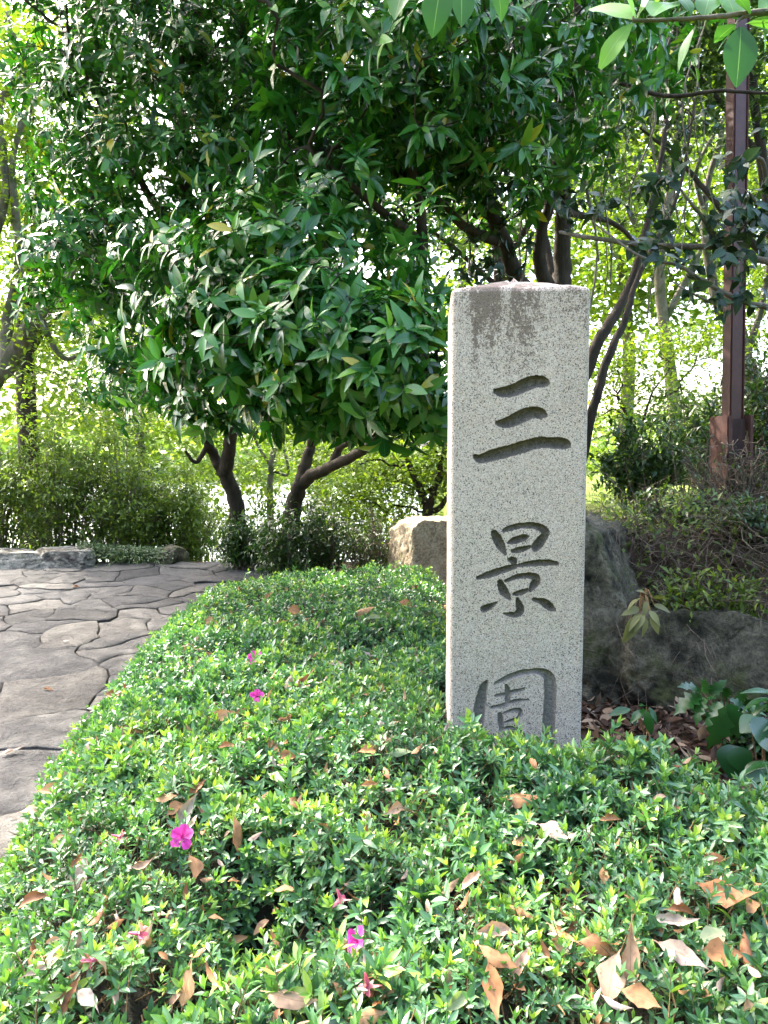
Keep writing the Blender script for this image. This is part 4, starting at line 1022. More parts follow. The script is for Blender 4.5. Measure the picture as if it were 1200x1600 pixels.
evergreen('evergreen_tree', 'evergreen tree with a bent low limb and big glossy leaves hanging left of the pillar',
    [pl((445, 915, 6.9, .11), (452, 840, 6.9, .09), (462, 778, 6.8, .075), (480, 747, 6.7, .058), (520, 728, 6.5, .048), (560, 708, 6.2, .044), (598, 675, 5.8, .05), (620, 630, 5.4, .045), (640, 560, 5.0, .04), (650, 480, 4.6, .036), (660, 380, 4.4, .032), (640, 250, 4.3, .026), (600, 100, 4.3, .02), (580, -100, 4.3, .014))],
    [pl((470, 752, 6.75, .06), (480, 715, 6.8, .05), (488, 690, 6.8, .04), (500, 640, 6.4, .03), (480, 560, 5.6, .022), (450, 480, 4.8, .016)),
     pl((520, 725, 6.5, .045), (530, 700, 6.5, .035), (545, 690, 6.3, .03), (540, 660, 6.2, .025), (530, 620, 5.6, .02)),
     pl((640, 560, 5.0, .035), (580, 500, 4.2, .028), (500, 460, 3.7, .02), (400, 430, 3.6, .013)),
     pl((650, 480, 4.6, .03), (620, 500, 3.9, .02), (600, 540, 3.4, .012)),
     pl((660, 380, 4.4, .028), (560, 300, 4.1, .02), (480, 230, 4.1, .012)),
     pl((640, 250, 4.3, .022), (740, 130, 4.1, .016), (800, 40, 4.0, .010))],
    [(300, 440, 4.1, .42, .4, .32, 130), (420, 400, 3.6, .40, .35, .32, 150), (380, 500, 3.6, .42, .35, .27, 170), (500, 500, 3.3, .36, .3, .30, 170), (600, 540, 3.05, .27, .26, .26, 130),
     (650, 590, 3.05, .13, .2, .18, 50), (330, 575, 3.9, .40, .3, .20, 110), (500, 600, 3.3, .24, .25, .17, 70), (560, 610, 3.4, .22, .25, .15, 55), (300, 640, 4.3, .15, .2, .10, 20), (420, 610, 3.6, .12, .15, .12, 18), (340, 660, 4.0, .08, .1, .08, 9), (600, 640, 3.2, .1, .12, .10, 14), (650, 660, 3.3, .08, .1, .10, 10), (540, 655, 4.0, .2, .2, .10, 30), (470, 640, 3.9, .2, .2, .10, 30), (690, 640, 3.3, .1, .15, .12, 25), (610, 440, 3.4, .30, .3, .25, 80), (660, 480, 3.2, .14, .25, .25, 50),
     (450, 310, 4.2, .40, .4, .28, 70), (560, 300, 4.1, .35, .4, .3, 45), (650, 360, 3.4, .16, .25, .2, 26), (500, 210, 4.3, .5, .5, .38, 120), (520, 80, 4.0, .5, .45, .42, 150), (640, 60, 3.7, .38, .4, .3, 90),
     (730, 90, 3.7, .3, .4, .28, 45), (640, 170, 4.0, .35, .4, .25, 50), (780, 170, 3.7, .25, .3, .25, 30), (700, 10, 3.2, .25, .25, .14, 34), (860, 40, 3.8, .35, .35, .25, 60), (860, 150, 4.2, .3, .35, .25, 40), (680, 250, 4.6, .35, .3, .2, 40), (940, 60, 4.2, .3, .35, .2, 35), (900, 230, 4.6, .22, .3, .2, 26), (800, 290, 4.7, .3, .3, .18, 26), (730, 200, 4.4, .3, .3, .2, 34), (1000, 40, 4.4, .3, .3, .2, 24), (1090, 30, 4.6, .3, .3, .2, 22), (960, 160, 4.8, .2, .3, .2, 16),
     (560, -130, 4.2, .8, .8, .6, 150), (760, -130, 4.0, .7, .7, .5, 110), (640, -320, 4.6, 1.0, 1.0, .7, 130), (420, -280, 4.8, .9, .9, .6, 100),
     wp(-1.0, 3.8, 4.6) + (.9, .8, .6, 170), wp(-.2, 4.2, 5.0) + (.9, .9, .6, 140), wp(-1.3, 3.3, 4.3) + (.6, .5, .4, 80)],  # unseen overhead foliage, added to keep sun off hedge and pillar
    0.125, singles=300, nleaf=7, dens=0.72)

# ------------------------------------------------------------------ tree behind the pillar: dark stems, bare twigs, few leaves
def stem_tree():
    base = at(862, 470, 5.4); base[2] = 0.95
    root = empty('thicket_tree', base, 'many-stemmed tree with dark bare branches rising behind the pillar', 'tree')
    t = Tree()
    t.poly([tuple(base) + (.10,)] + pl((868, 500, 5.4, .085), (878, 420, 5.4, .065), (880, 300, 5.3, .052), (892, 180, 5.2, .045), (905, 90, 5.1, .036), (900, -40, 5.0, .028), (880, -200, 5.0, .02)))
    for b in [
        pl((870, 480, 5.4, .06), (842, 400, 5.3, .045), (862, 300, 5.2, .035), (872, 230, 5.2, .028), (862, 170, 5.1, .02), (840, 140, 5.0, .014)),
        pl((868, 500, 5.4, .07), (810, 440, 5.2, .06), (790, 380, 5.1, .05), (745, 300, 4.9, .042), (690, 240, 4.7, .034), (640, 205, 4.6, .026), (570, 215, 4.5, .018), (510, 235, 4.5, .012)),
        pl((790, 380, 5.1, .04), (735, 360, 4.9, .032), (680, 310, 4.7, .026), (620, 270, 4.6, .02), (560, 250, 4.5, .012)),
        pl((868, 500, 5.4, .07), (850, 380, 5.7, .04), (815, 220, 5.8, .032), (800, 60, 5.8, .024), (790, -100, 5.8, .016)),
        pl((880, 300, 5.3, .04), (858, 255, 5.3, .026), (820, 215, 5.2, .022), (770, 160, 5.0, .016), (700, 130, 4.9, .01)),
        pl((900, 120, 5.1, .03), (930, 40, 5.0, .022), (990, 20, 4.8, .014), (1060, 15, 4.6, .008)),
        pl((892, 180, 5.2, .03), (850, 120, 5.1, .024), (800, 40, 5.0, .018), (740, 0, 5.0, .012)),
        pl((905, 90, 5.1, .026), (960, 125, 4.6, .014), (1040, 150, 4.2, .012), (1120, 142, 4.0, .010), (1200, 146, 3.9, .008), (1260, 140, 3.9, .006)),
        pl((880, 330, 5.3, .03), (960, 350, 5.6, .018), (1010, 400, 5.6, .012))]: t.branch(b)
    t.poly(pl((880, 800, 5.5, .055), (900, 640, 5.5, .05), (930, 545, 5.5, .045), (962, 490, 5.6, .038), (990, 430, 5.7, .032), (1015, 330, 5.8, .026), (1040, 200, 5.9, .02), (1045, 60, 5.9, .016), (1050, -60, 5.9, .012)))
    t.poly(pl((890, 820, 5.3, .042), (915, 690, 5.3, .038), (932, 620, 5.3, .034), (950, 560, 5.3, .031), (978, 495, 5.4, .026), (1000, 425, 5.5, .02), (1060, 300, 5.6, .014), (1085, 160, 5.7, .01)))
    T = []
    for (px, py, Y, rx, ry, rz, n) in [(640, 180, 4.7, .6, .5, .35, 110), (760, 110, 4.9, .6, .5, .5, 120), (720, 290, 4.8, .5, .4, .3, 110), (880, 60, 5.0, .6, .5, .4, 80), (560, 260, 4.5, .4, .3, .25, 60), (830, 250, 5.2, .4, .4, .4, 60), (1040, 260, 5.8, .5, .4, .8, 60), wp(.1, 5.4, 5.2) + (1.1, 1.0, .6, 200), wp(.9, 5.6, 5.2) + (1.1, 1.0, .6, 160), wp(.4, 6.6, 5.8) + (1.2, 1.0, .6, 160), (700, 60, 4.6, .6, .5, .4, 90), (830, 120, 4.6, .4, .4, .4, 70), (760, 400, 5.0, .35, .3, .3, 60), (980, 120, 5.4, .6, .5, .5, 60)]:  # the high clumps above the frame are added to shade bank and post
        T.append(blob(at(px, py, Y), (rx, ry, rz), n, 0.1))
    T = np.concatenate(T); ax = t.grow(T, step=0.1, wob=0.03)
    link('trunk', t.mesh('trunk', tip=0.0024), M['bark'], root)
    L = Leaves([leaf_tpl(5, 0.44, 0.2, 0.25, 'ovate'), leaf_tpl(5, 0.42, 0.25, 0.4, 'ovate')])
    s = rng.random(len(T)) < np.where(T[:, 2] > 4.3, 0.95, 0.7); A = norm(ax[s] + np.array([0, -0.2, -0.2]) + 0.4 * rand_dirs(s.sum()))
    whorls(L, T[s], A, 4, 0.085, (0.7, 1.5), 0.8, 0.1, 0.0, 0.95, 0.02)
    L.build('crown', M['camellia'], root, singles=150, far_tpls=EVF, far=5.6)
    # hanging vines
    ch = []
    for k in range(26):
        px = rng.choice([735, 760, 800, 845, 985, 1020, 1045, 1070, 1100, 920, 945]) + rng.normal(0, 10); Y = rng.uniform(4.8, 6.2)
        a = at(px, -80, Y); b_ = at(px + rng.normal(0, 40), rng.uniform(260, 560), Y + rng.normal(0, .2)); n = 12
        pts = [a + (b_ - a) * i / n + np.array([0.05 * math.sin(i * 0.9 + k), 0.03 * math.cos(i + k), 0]) for i in range(n + 1)]
        ch.append((pts, [rng.uniform(0.003, 0.008)] * (n + 1), 4))
    link('vines', tube_mesh('vines', ch), M['bark_grey'], root, kind='stuff')
stem_tree()

# ------------------------------------------------------------------ camellia reaching in from the right
def camellia():
    base = np.array([2.55, 3.55, 1.0]); root = empty('camellia_tree', base, 'dark-leaved camellia reaching in from the right across the red post', 'tree')
    t = Tree(); t.poly([tuple(base) + (.06,), (2.5, 3.5, 1.7, .05), (2.45, 3.4, 2.3, .042), (2.4, 3.3, 2.9, .03), (2.4, 3.2, 3.4, .018)])
    end = []
    for b in [[(2.45, 3.4, 2.25, .03)] + pl((1220, 412, 3.2, .016), (1130, 388, 3.1, .013), (1030, 384, 3.1, .012), (940, 374, 3.2, .010), (875, 363, 3.4, .008)),
              [(2.48, 3.45, 2.0, .03)] + pl((1210, 482, 3.1, .013), (1160, 470, 3.05, .011), (1100, 440, 3.0, .009), (1060, 415, 3.0, .007), (1000, 400, 3.0, .005), (930, 350, 3.1, .004)),
              pl((1130, 388, 3.1, .009), (1090, 330, 3.0, .007), (1060, 290, 3.0, .005), (1040, 250, 3.0, .003)),
              [(2.42, 3.35, 2.7, .022)] + pl((1230, 300, 3.2, .012), (1190, 250, 3.1, .009), (1160, 245, 3.05, .006)),
              pl((1160, 470, 3.05, .007), (1120, 475, 3.0, .006), (1075, 455, 2.95, .004), (1050, 440, 2.95, .003)),
              pl((1130, 388, 3.1, .008), (1180, 330, 3.0, .006), (1170, 300, 2.95, .004))]: t.branch(b)
    T = []
    for (px, py, Y, r, n) in [(1010, 315, 3.05, .10, 9), (1045, 300, 3.0, .11, 8), (1020, 370, 3.05, .13, 12), (1070, 395, 3.0, .12, 10), (1110, 335, 3.0, .13, 10), (1150, 330, 3.0, .12, 10), (1185, 300, 3.0, .12, 10), (1170, 370, 3.0, .13, 11), (1190, 345, 3.0, .1, 8), (1145, 255, 3.05, .08, 6), (1120, 475, 3.0, .08, 5), (1080, 455, 2.95, .07, 4), (945, 315, 3.1, .08, 6), (900, 300, 3.2, .09, 5), (880, 340, 3.3, .08, 5), (1190, 460, 3.0, .1, 6), (955, 300, 3.1, .1, 4), (1130, 420, 3.0, .12, 8), (1065, 240, 3.0, .05, 2),
                              (1280, 330, 3.3, .35, 24), (1320, 120, 3.4, .4, 24), (1330, 480, 3.3, .3, 16)]:
        T.append(blob(at(px, py, Y), (r, r, r * 0.8), n, 0.2))
    T = np.concatenate(T); ax = t.grow(T, step=0.05, wob=0.004)
    link('trunk', t.mesh('trunk', tip=0.0014), M['bark_grey'], root)
    L = Leaves([leaf_tpl(6, 0.52, 0.15, 0.2, 'ovate'), leaf_tpl(6, 0.48, 0.22, 0.35, 'ovate')])
    A = norm(ax + 0.5 * rand_dirs(len(T)) + np.array([0, -0.2, 0])); whorls(L, T, A, 3, 0.076, (0.5, 1.4), 0.9, 0.05, 0.0, 0.9)
    L.build('crown', M['camellia'], root, singles=230)
camellia()

# ------------------------------------------------------------------ broad-leaved branch hanging in at the top right, close to the camera
def near_branch():
    base = np.array([2.35, 1.05, 0.0]); root = empty('broadleaf_tree', base, 'bright broad leaves of a near tree hanging into the top right corner', 'tree')
    t = Tree(); t.poly([tuple(base) + (.07,), (2.3, 1.1, 0.9, .06), (2.2, 1.15, 1.7, .05), (2.0, 1.2, 2.4, .04), (1.7, 1.3, 3.0, .025)])
    t.branch([(2.06, 1.2, 2.2, .02)] + pl((1420, -40, 1.35, .012), (1260, 10, 1.3, .008), (1180, 20, 1.28, .005), (1090, 28, 1.26, .0035), (1000, 32, 1.25, .0028), (988, 26, 1.25, .002)))
    t.branch(pl((1180, 20, 1.28, .004), (1155, 30, 1.27, .003), (1150, 45, 1.26, .002)))
    t.branch(pl((1260, 10, 1.3, .006), (1200, -40, 1.35, .004), (1050, -60, 1.4, .003), (900, -50, 1.45, .0025), (700, -40, 1.5, .002)))
    link('trunk', t.mesh('trunk', tip=0.002), M['bark_grey'], root)
    tp = [leaf_tpl(8, 0.56, 0.14, 0.22, 'ellip', wave=0.08), leaf_tpl(8, 0.52, 0.2, 0.1, 'ellip', wave=-0.06), leaf_tpl(8, 0.5, 0.1, 0.45, 'obov', wave=0.1)]
    for (bx, by, tx, ty, Y, r, k) in [(992, 30, 925, -8, 1.25, 0.8, 0), (990, 36, 934, 82, 1.25, 0.72, 2), (990, 28, 978, -22, 1.25, 0.75, 1), (996, 28, 1012, -12, 1.25, 0.75, 0), (1088, 40, 1054, 112, 1.26, 0.1, 1), (1020, 25, 1052, -18, 1.26, 0.5, 0),
                                      (1158, 42, 1154, 128, 1.26, 0.05, 1), (1150, 38, 1120, 55, 1.26, 0.2, 0), (1148, 30, 1140, -30, 1.27, 0.6, 0), (1165, 38, 1205, 10, 1.27, 0.6, 2), (1150, 42, 1118, 78, 1.28, 0.2, 1), (1080, 25, 1070, -30, 1.27, 0.3, 2), (1175, 40, 1230, 62, 1.28, 0.3, 1),
                                      (1100, 26, 1112, -20, 1.27, 0.4, 0), (1190, 30, 1200, 80, 1.29, 0.35, 1), (1052, 28, 1078, 12, 1.26, 0.4, 1), (1172, 22, 1150, -20, 1.27, 0.5, 0), (1188, 18, 1250, -30, 1.28, 0.5, 0),
                                      (635, -30, 614, 24, 1.9, 0.3, 1), (690, -30, 676, 44, 1.9, 0.15, 0), (775, -30, 790, 26, 1.9, 0.3, 0), (720, -30, 724, 34, 1.95, 0.1, 1), (1040, -30, 1020, 5, 1.3, 0.8, 0)]:
        b = at(bx, by, Y); e = at(tx, ty, Y + rng.normal(0, 0.03)); d = e - b; s = np.linalg.norm(d)
        o = bpy.data.objects.new('leaf', single_leaf_mesh('leaf', tp[k], M['magnolia'], r)); COL.objects.link(o)
        place(o, b, d, norm(np.array([0.15, -0.5, 0.75]) + 0.2 * rng.normal(size=3)), s * 1.02, root)
    L = Leaves(tp); Q = blob((1.9, 1.4, 3.2), (.5, .5, .3), 45)
    whorls(L, Q, norm(Q - np.array([1.6, 1.3, 2.7])), 5, 0.10, (0.7, 1.4), 0.5, 0.04, 0.0, 0.8); L.build('crown', M['magnolia'], root)
near_branch()

# ------------------------------------------------------------------ background trees and shrubs
MAPT = [leaf_tpl(2, 0.75, 0.25, 0.15, 'ovate'), leaf_tpl(2, 0.55, -0.2, 0.25, 'ovate')]
def layered_tree(name, label, trunk, branches, blobs, nleaf, size, mat, bark='bark', cat='tree', flat=0.35, tip=0.003, spread=0.28, ntwig=26, pxblobs=True):
    t = Tree(); t.poly(trunk)
    for b in branches: t.branch(b)
    root = empty(name, trunk[0][:3], label, cat); T = []
    tot = sum(b[3] * b[5] for b in blobs)
    for (a, b_, c_, rx, ry, rz) in blobs:
        c = at(a, b_, c_) if pxblobs else np.array((a, b_, c_)); T.append(blob(c, (rx, ry, rz), max(5, int(ntwig * len(blobs) * rx * rz / tot)), 0.2))
    T = np.concatenate(T); t.grow(T, step=0.3, wob=0.04)
    link('trunk', t.mesh('trunk', tip=tip), M[bark], root)
    L = Leaves(MAPT); n = nleaf; i = rng.integers(0, len(T), n)
    off = rng.normal(size=(n, 3)) * np.array([spread, spread, spread * flat]); P = T[i] + off
    d = rand_dirs(n); d[:, 2] = d[:, 2] * 0.45 - 0.15; u = np.tile([0, 0, 1.], (n, 1)) + 0.55 * rand_dirs(n)
    L.add(P, d, u, size * rng.uniform(0.6, 1.25, n), np.clip(rng.random(n) * 0.7 + 0.3 * rng.random(len(T))[i], 0, 1))
    L.build('crown', M[mat], root); return root
def bx(px, py, Y): return at(px, py, Y)
def gtrunk(px, Y, r, *more):
    x = (px - 600) / FPX * Y; return [(x, Y, float(gz(x, Y)) - 0.2, r)] + [tuple(q) for q in more]
# left: leaning grey trunks with bright maple leaves
def px_tr(px, Y, r, pts): 
    x = (px - 600) / FPX * Y; return [(x, Y, float(gz(x, Y)) - 0.1, r)] + pl(*pts)
layered_tree('maple_tree', 'leaning grey-trunked maple with bright leaves at the left picture edge',
    px_tr(-70, 9.6, .2, [(-30, 640, 9.5, .15), (15, 565, 9.5, .12), (58, 495, 9.4, .10), (110, 420, 9.4, .075), (150, 300, 9.4, .05), (160, 100, 9.4, .03)]),
    [pl((10, 570, 9.5, .09), (12, 500, 9.6, .07), (30, 400, 9.6, .055), (20, 250, 9.6, .04), (60, 130, 9.6, .025)), pl((-30, 640, 9.5, .1), (-20, 420, 9.6, .06), (10, 300, 9.6, .05), (0, 160, 9.6, .045), (70, 130, 9.5, .03)), pl((20, 250, 9.6, .03), (40, 120, 9.6, .02), (10, 20, 9.6, .015)), pl((58, 495, 9.4, .05), (100, 560, 9.4, .03), (140, 540, 9.3, .015))],
    [(40, 60, 9.6, 1.0, .8, .6), (20, 280, 9.6, .8, .8, .6), (90, 400, 9.5, .8, .7, .5), (100, 560, 9.5, .9, .7, .5), (20, 480, 9.6, .7, .7, .5), (-60, 300, 9.8, .9, .9, .8), (60, 180, 9.8, .8, .8, .5), (160, 640, 9.7, .8, .6, .4), (160, 480, 9.8, .7, .6, .5), (20, 640, 9.6, .6, .6, .4),
     wp(-5.4, 7.4, 5.2) + (1.6, 1.5, .8), wp(-5.2, 6.4, 4.7) + (.8, .7, .5), wp(-6.8, 8.2, 6.0) + (1.5, 1.4, .8), wp(-5.6, 9.2, 6.4) + (1.5, 1.3, .8), wp(-4.2, 5.0, 4.6) + (.6, .6, .4)],  # crown extended out of view to throw shade on the path
    16000, 0.075, 'maple', 'bark_grey', ntwig=34)
layered_tree('maple_tree', 'dark upright maple trunk standing behind the shrubs near the left edge',
    px_tr(48, 11.0, .2, [(45, 700, 11, .15), (40, 600, 11, .14), (38, 500, 11, .12), (50, 380, 11, .10), (45, 200, 11, .06), (60, 0, 11, .03)]),
    [pl((40, 560, 11, .07), (90, 480, 11, .05), (150, 400, 11, .03)), pl((48, 400, 11, .06), (0, 300, 11, .04), (-40, 200, 11, .02))],
    [(60, 330, 11, 1.1, .9, .7), (0, 200, 11, 1.0, .9, .7), (120, 200, 11, 1.0, .9, .7), (60, 80, 11, 1.1, .9, .7), (200, 600, 11.4, 1.2, .8, .5), (130, 520, 11.4, 1.0, .8, .5), (30, 560, 11.6, .8, .7, .5), (40, 440, 11.4, .8, .7, .5), (-20, 60, 11.5, 1.0, .9, .6)],
    11000, 0.095, 'maple', 'bark', ntwig=36)
layered_tree('maple_tree', 'slender sunlit maple seen through the gap between the two evergreen trunks',
    px_tr(425, 12.5, .07, [(422, 800, 12.5, .06), (425, 720, 12.5, .05), (440, 650, 12.5, .04), (420, 560, 12.5, .03), (430, 400, 12.5, .02)]),
    [pl((425, 735, 12.5, .03), (450, 740, 12.5, .025), (440, 690, 12.4, .02), (415, 640, 12.4, .012)), pl((424, 730, 12.5, .03), (400, 690, 12.5, .02), (390, 650, 12.5, .012))],
    [(420, 620, 12.5, 1.0, .8, .4), (500, 640, 12.6, .9, .8, .35), (380, 740, 12.5, .6, .6, .3), (470, 560, 12.5, 1.0, .8, .5), (340, 640, 12.6, .9, .8, .4), (600, 660, 12.8, 1.0, .8, .45), (450, 760, 12.8, .7, .6, .3), (280, 660, 12.6, .9, .7, .35), (430, 450, 12.5, 1.2, .8, .6)],
    5200, 0.09, 'maple', 'bark_grey', ntwig=30)
layered_tree('maple_tree', 'spreading low sunlit maple behind the tan boulder',
    px_tr(672, 8.2, .09, [(668, 800, 8.2, .055), (660, 775, 8.2, .045), (645, 740, 8.2, .035), (630, 700, 8.2, .025)]),
    [pl((668, 800, 8.2, .045), (680, 760, 8.2, .035), (690, 720, 8.2, .025), (700, 690, 8.2, .015)), pl((668, 800, 8.2, .04), (690, 790, 8.2, .03), (720, 740, 8.2, .02)), pl((660, 775, 8.2, .03), (690, 745, 8.3, .02), (680, 700, 8.3, .012))],
    [(640, 700, 8.3, .6, .6, .22), (560, 740, 8.4, .6, .6, .22), (690, 680, 8.3, .5, .5, .2), (600, 770, 8.3, .6, .5, .2), (660, 740, 8.6, .6, .5, .22), (520, 790, 8.4, .5, .5, .2), (760, 700, 8.4, .6, .5, .3), (600, 650, 8.8, .7, .5, .2), (560, 820, 8.5, .45, .4, .16), (500, 700, 8.8, .6, .5, .2), (690, 760, 8.5, .4, .4, .2), (640, 800, 8.5, .4, .3, .15)],
    12000, 0.055, 'maple', 'bark', ntwig=48, spread=0.22)
layered_tree('maple_tree', 'tall bright maple filling the upper right behind the red post',
    px_tr(1060, 10.0, .14, [(1060, 700, 10, .10), (1045, 560, 10, .08), (1030, 420, 10, .065), (1050, 280, 10, .05), (1070, 120, 10, .035), (1080, -40, 10, .02)]),
    [pl((1040, 500, 10, .05), (1100, 380, 10, .035), (1160, 260, 10, .025), (1190, 150, 10, .015)), pl((1032, 420, 10, .05), (980, 320, 10, .035), (960, 200, 10, .025), (940, 60, 10, .015)), pl((1050, 280, 10, .035), (1000, 180, 10, .025), (1010, 60, 10, .015))],
    [(980, 240, 10, .9, .8, .6), (1060, 120, 10, 1.1, .8, .7), (960, 60, 10, 1.0, .8, .6), (1160, 90, 10, 1.0, .8, .7), (1000, 380, 10, .6, .7, .4), (860, 140, 10.3, .9, .8, .7), (1170, 420, 10, .6, .6, .35), (1080, 0, 10, 1.2, .9, .6), (760, 60, 10.5, 1.1, .9, .7), (900, 330, 10.3, .7, .6, .5), (680, 160, 10.5, .9, .7, .6), (1060, 230, 10.5, .7, .6, .4)],
    13000, 0.085, 'maple', 'bark_grey', ntwig=48)
layered_tree('maple_tree', 'low yellow-green maple between the pillar and the red post',
    px_tr(985, 7.2, .05, [(992, 800, 7.2, .035), (990, 740, 7.2, .028), (998, 700, 7.2, .024), (985, 660, 7.2, .02), (965, 620, 7.2, .014)]),
    [pl((998, 705, 7.2, .018), (1005, 660, 7.2, .014), (1020, 610, 7.2, .01)), pl((985, 660, 7.2, .014), (960, 640, 7.2, .01), (940, 650, 7.2, .006))],
    [(960, 640, 7.2, .45, .5, .25), (1000, 580, 7.3, .55, .5, .3), (1050, 640, 7.4, .5, .5, .3), (940, 560, 7.6, .4, .5, .25), (1060, 540, 7.6, .5, .5, .25), (950, 720, 7.4, .35, .4, .22), (1040, 720, 7.6, .4, .4, .22), (1090, 700, 7.8, .4, .4, .25), (985, 780, 7.6, .3, .4, .15)],
    7000, 0.05, 'maple', 'bark', ntwig=36, spread=0.19)
layered_tree('broadleaf_tree', 'crooked grey-trunked tree right of the red post',
    px_tr(1200, 7.5, .13, [(1195, 700, 7.5, .11), (1185, 620, 7.5, .09), (1165, 560, 7.5, .07), (1150, 500, 7.5, .06), (1120, 470, 7.5, .05), (1100, 330, 7.6, .035), (1130, 200, 7.6, .025)]),
    [pl((1165, 560, 7.5, .04), (1190, 480, 7.5, .03), (1210, 350, 7.5, .02)), pl((1100, 330, 7.6, .03), (1090, 260, 7.6, .02), (1160, 140, 7.6, .012))],
    [(1170, 540, 7.6, .5, .5, .28), (1090, 520, 7.8, .4, .4, .2), (1180, 620, 7.8, .4, .5, .3), (1240, 400, 7.6, .5, .5, .4), (1130, 640, 8, .4, .4, .25), (1200, 480, 7.6, .4, .4, .2), (1180, 220, 7.8, .5, .5, .35), (1250, 250, 7.8, .6, .6, .5)],
    5000, 0.055, 'shrub', 'bark_grey', ntwig=30, spread=0.2)

layered_tree('broadleaf_tree', 'shaded green tree behind the dark stems above the pillar',
    px_tr(770, 7.4, .1, [(772, 600, 7.4, .08), (780, 420, 7.4, .06), (760, 250, 7.4, .045), (775, 80, 7.4, .03), (770, -80, 7.4, .02)]),
    [pl((780, 420, 7.4, .04), (860, 300, 7.4, .028), (930, 200, 7.4, .018), (960, 100, 7.4, .01)), pl((760, 250, 7.4, .03), (690, 160, 7.4, .02), (640, 60, 7.4, .01)), pl((780, 450, 7.4, .03), (700, 380, 7.4, .02), (630, 330, 7.4, .012))],
    [(640, 120, 7.4, .7, .5, .5), (760, 150, 7.4, .7, .5, .5), (860, 220, 7.5, .6, .5, .5), (940, 120, 7.4, .6, .5, .45), (700, 330, 7.4, .5, .5, .3), (830, 360, 7.6, .5, .5, .3), (820, 30, 7.4, .8, .5, .4), (640, -20, 7.4, .7, .5, .4), (970, 10, 7.4, .7, .5, .4), (570, 350, 7.4, .5, .5, .4), (960, 270, 7.6, .4, .4, .3), (640, 430, 7.6, .4, .4, .25)],
    9500, 0.075, 'darkshrub', 'bark', ntwig=46, spread=0.22)
layered_tree('broadleaf_tree', 'shaded green tree whose boughs cross behind the red post',
    px_tr(1230, 6.6, .1, [(1225, 600, 6.6, .08), (1215, 420, 6.6, .06), (1190, 250, 6.6, .045), (1170, 80, 6.6, .03), (1150, -80, 6.6, .02)]),
    [pl((1215, 420, 6.6, .04), (1130, 330, 6.6, .028), (1060, 250, 6.6, .018), (1000, 200, 6.6, .01)), pl((1190, 250, 6.6, .03), (1110, 140, 6.6, .02), (1040, 60, 6.6, .01))],
    [(1040, 90, 6.6, .6, .5, .4), (1130, 60, 6.6, .6, .5, .4), (1180, 170, 6.6, .45, .4, .35), (1050, 200, 6.6, .4, .4, .25), (1180, 330, 6.7, .3, .4, .25), (980, 30, 6.6, .6, .5, .35), (1130, -40, 6.6, .8, .6, .4), (1190, 30, 6.6, .5, .5, .3)],
    6500, 0.07, 'darkshrub', 'bark', ntwig=42, spread=0.22)

# shrubs beyond the path and round the trunks
SHT = [leaf_tpl(2, 0.42, 0.25, 0.2, 'ellip'), leaf_tpl(2, 0.38, 0.2, 0.4, 'lance')]
def shrub(name, label, x, y, rx, ry, h, nst, nleaf, size, mat, z0=None, spray=0.06, lean=0.0, stem='twig', body=0.25, cat='shrub', singles=0):
    zb = float(gz(x, y)) if z0 is None else z0
    root = empty(name, (x, y, zb), label, cat); ch = []; tips = []
    for i in range(nst):
        a = rng.random() * 6.28; q = math.sqrt(rng.random()); ex = math.cos(a) * q * rx; ey = math.sin(a) * q * ry; hh = h * (0.55 + 0.45 * rng.random()) * (1 - 0.3 * q * q)
        b = np.array([x + ex * 0.35, y + ey * 0.35, zb - 0.03]); e = np.array([x + ex + lean * hh, y + ey, zb + hh]); c = (b + e) / 2 + np.array([-ex * 0.10, -ey * 0.12, (0.42 if hh > 0.9 else 0.12) * hh]); e = e - np.array([0, 0, (0.28 * q if hh > 0.9 else 0) * hh]); n = 9
        pts = [(1 - t) ** 2 * b + 2 * t * (1 - t) * c + t * t * e + rng.normal(0, 0.012, 3) for t in np.arange(n + 1) / n]
        ch.append((pts, list(np.linspace(0.008, 0.002, n + 1)), 4)); P = np.array(pts)
        for k in range(1 if hh > 0.9 else 3, n):
            for _ in range(2):
                d = rand_dirs(1)[0]; d[2] = abs(d[2]) * 0.6; e2 = P[k] + d * rng.uniform(0.08, 0.3) * h / 1.8
                ch.append(([P[k], (P[k] + e2) / 2 + rng.normal(0, .01, 3), e2], [0.003, 0.002, 0.0012], 3)); tips.append((P[k], e2))
        tips.append((P[-2], P[-1]))
    link('stems', tube_mesh('stems', ch), M[stem], root, kind='stuff')
    a = np.array([t[0] for t in tips]); b = np.array([t[1] for t in tips]); i = rng.integers(0, len(a), nleaf); f = rng.random(nleaf)[:, None] ** 0.7
    P = a[i] + (b[i] - a[i]) * f + rng.normal(0, spray, (nleaf, 3)) * np.array([1, 1, 0.7])
    P = P[P[:, 2] > zb + 0.02 + body * 0.1 * h]; n = len(P)
    d = norm(rand_dirs(n) + np.array([0, 0, 0.15])); u = np.tile([0, 0, 1.], (n, 1)) + 0.6 * rand_dirs(n)
    L = Leaves(SHT); L.add(P, d, u, size * rng.uniform(0.6, 1.3, n), np.clip(rng.random(n), 0, 1)); L.build('foliage', M[mat], root, singles=singles); return root
def sx(px, Y): return (px - 600) / FPX * Y
shrub('flowering_shrub', 'tall leafy shrub at the left picture edge behind the pale kerb rock', sx(-20, 8.9), 8.9, 1.0, .55, 2.0, 40, 8000, .066, 'shrub')
shrub('flowering_shrub', 'tall arching shrub behind the ivy, second from the left picture edge', sx(95, 8.9), 8.9, 1.0, .55, 2.05, 42, 8500, .064, 'shrub')
shrub('flowering_shrub', 'arching twiggy shrub in the middle of the thicket beyond the path', sx(190, 9.0), 9.0, 1.0, .55, 1.95, 42, 8500, .062, 'shrub', lean=0.1)
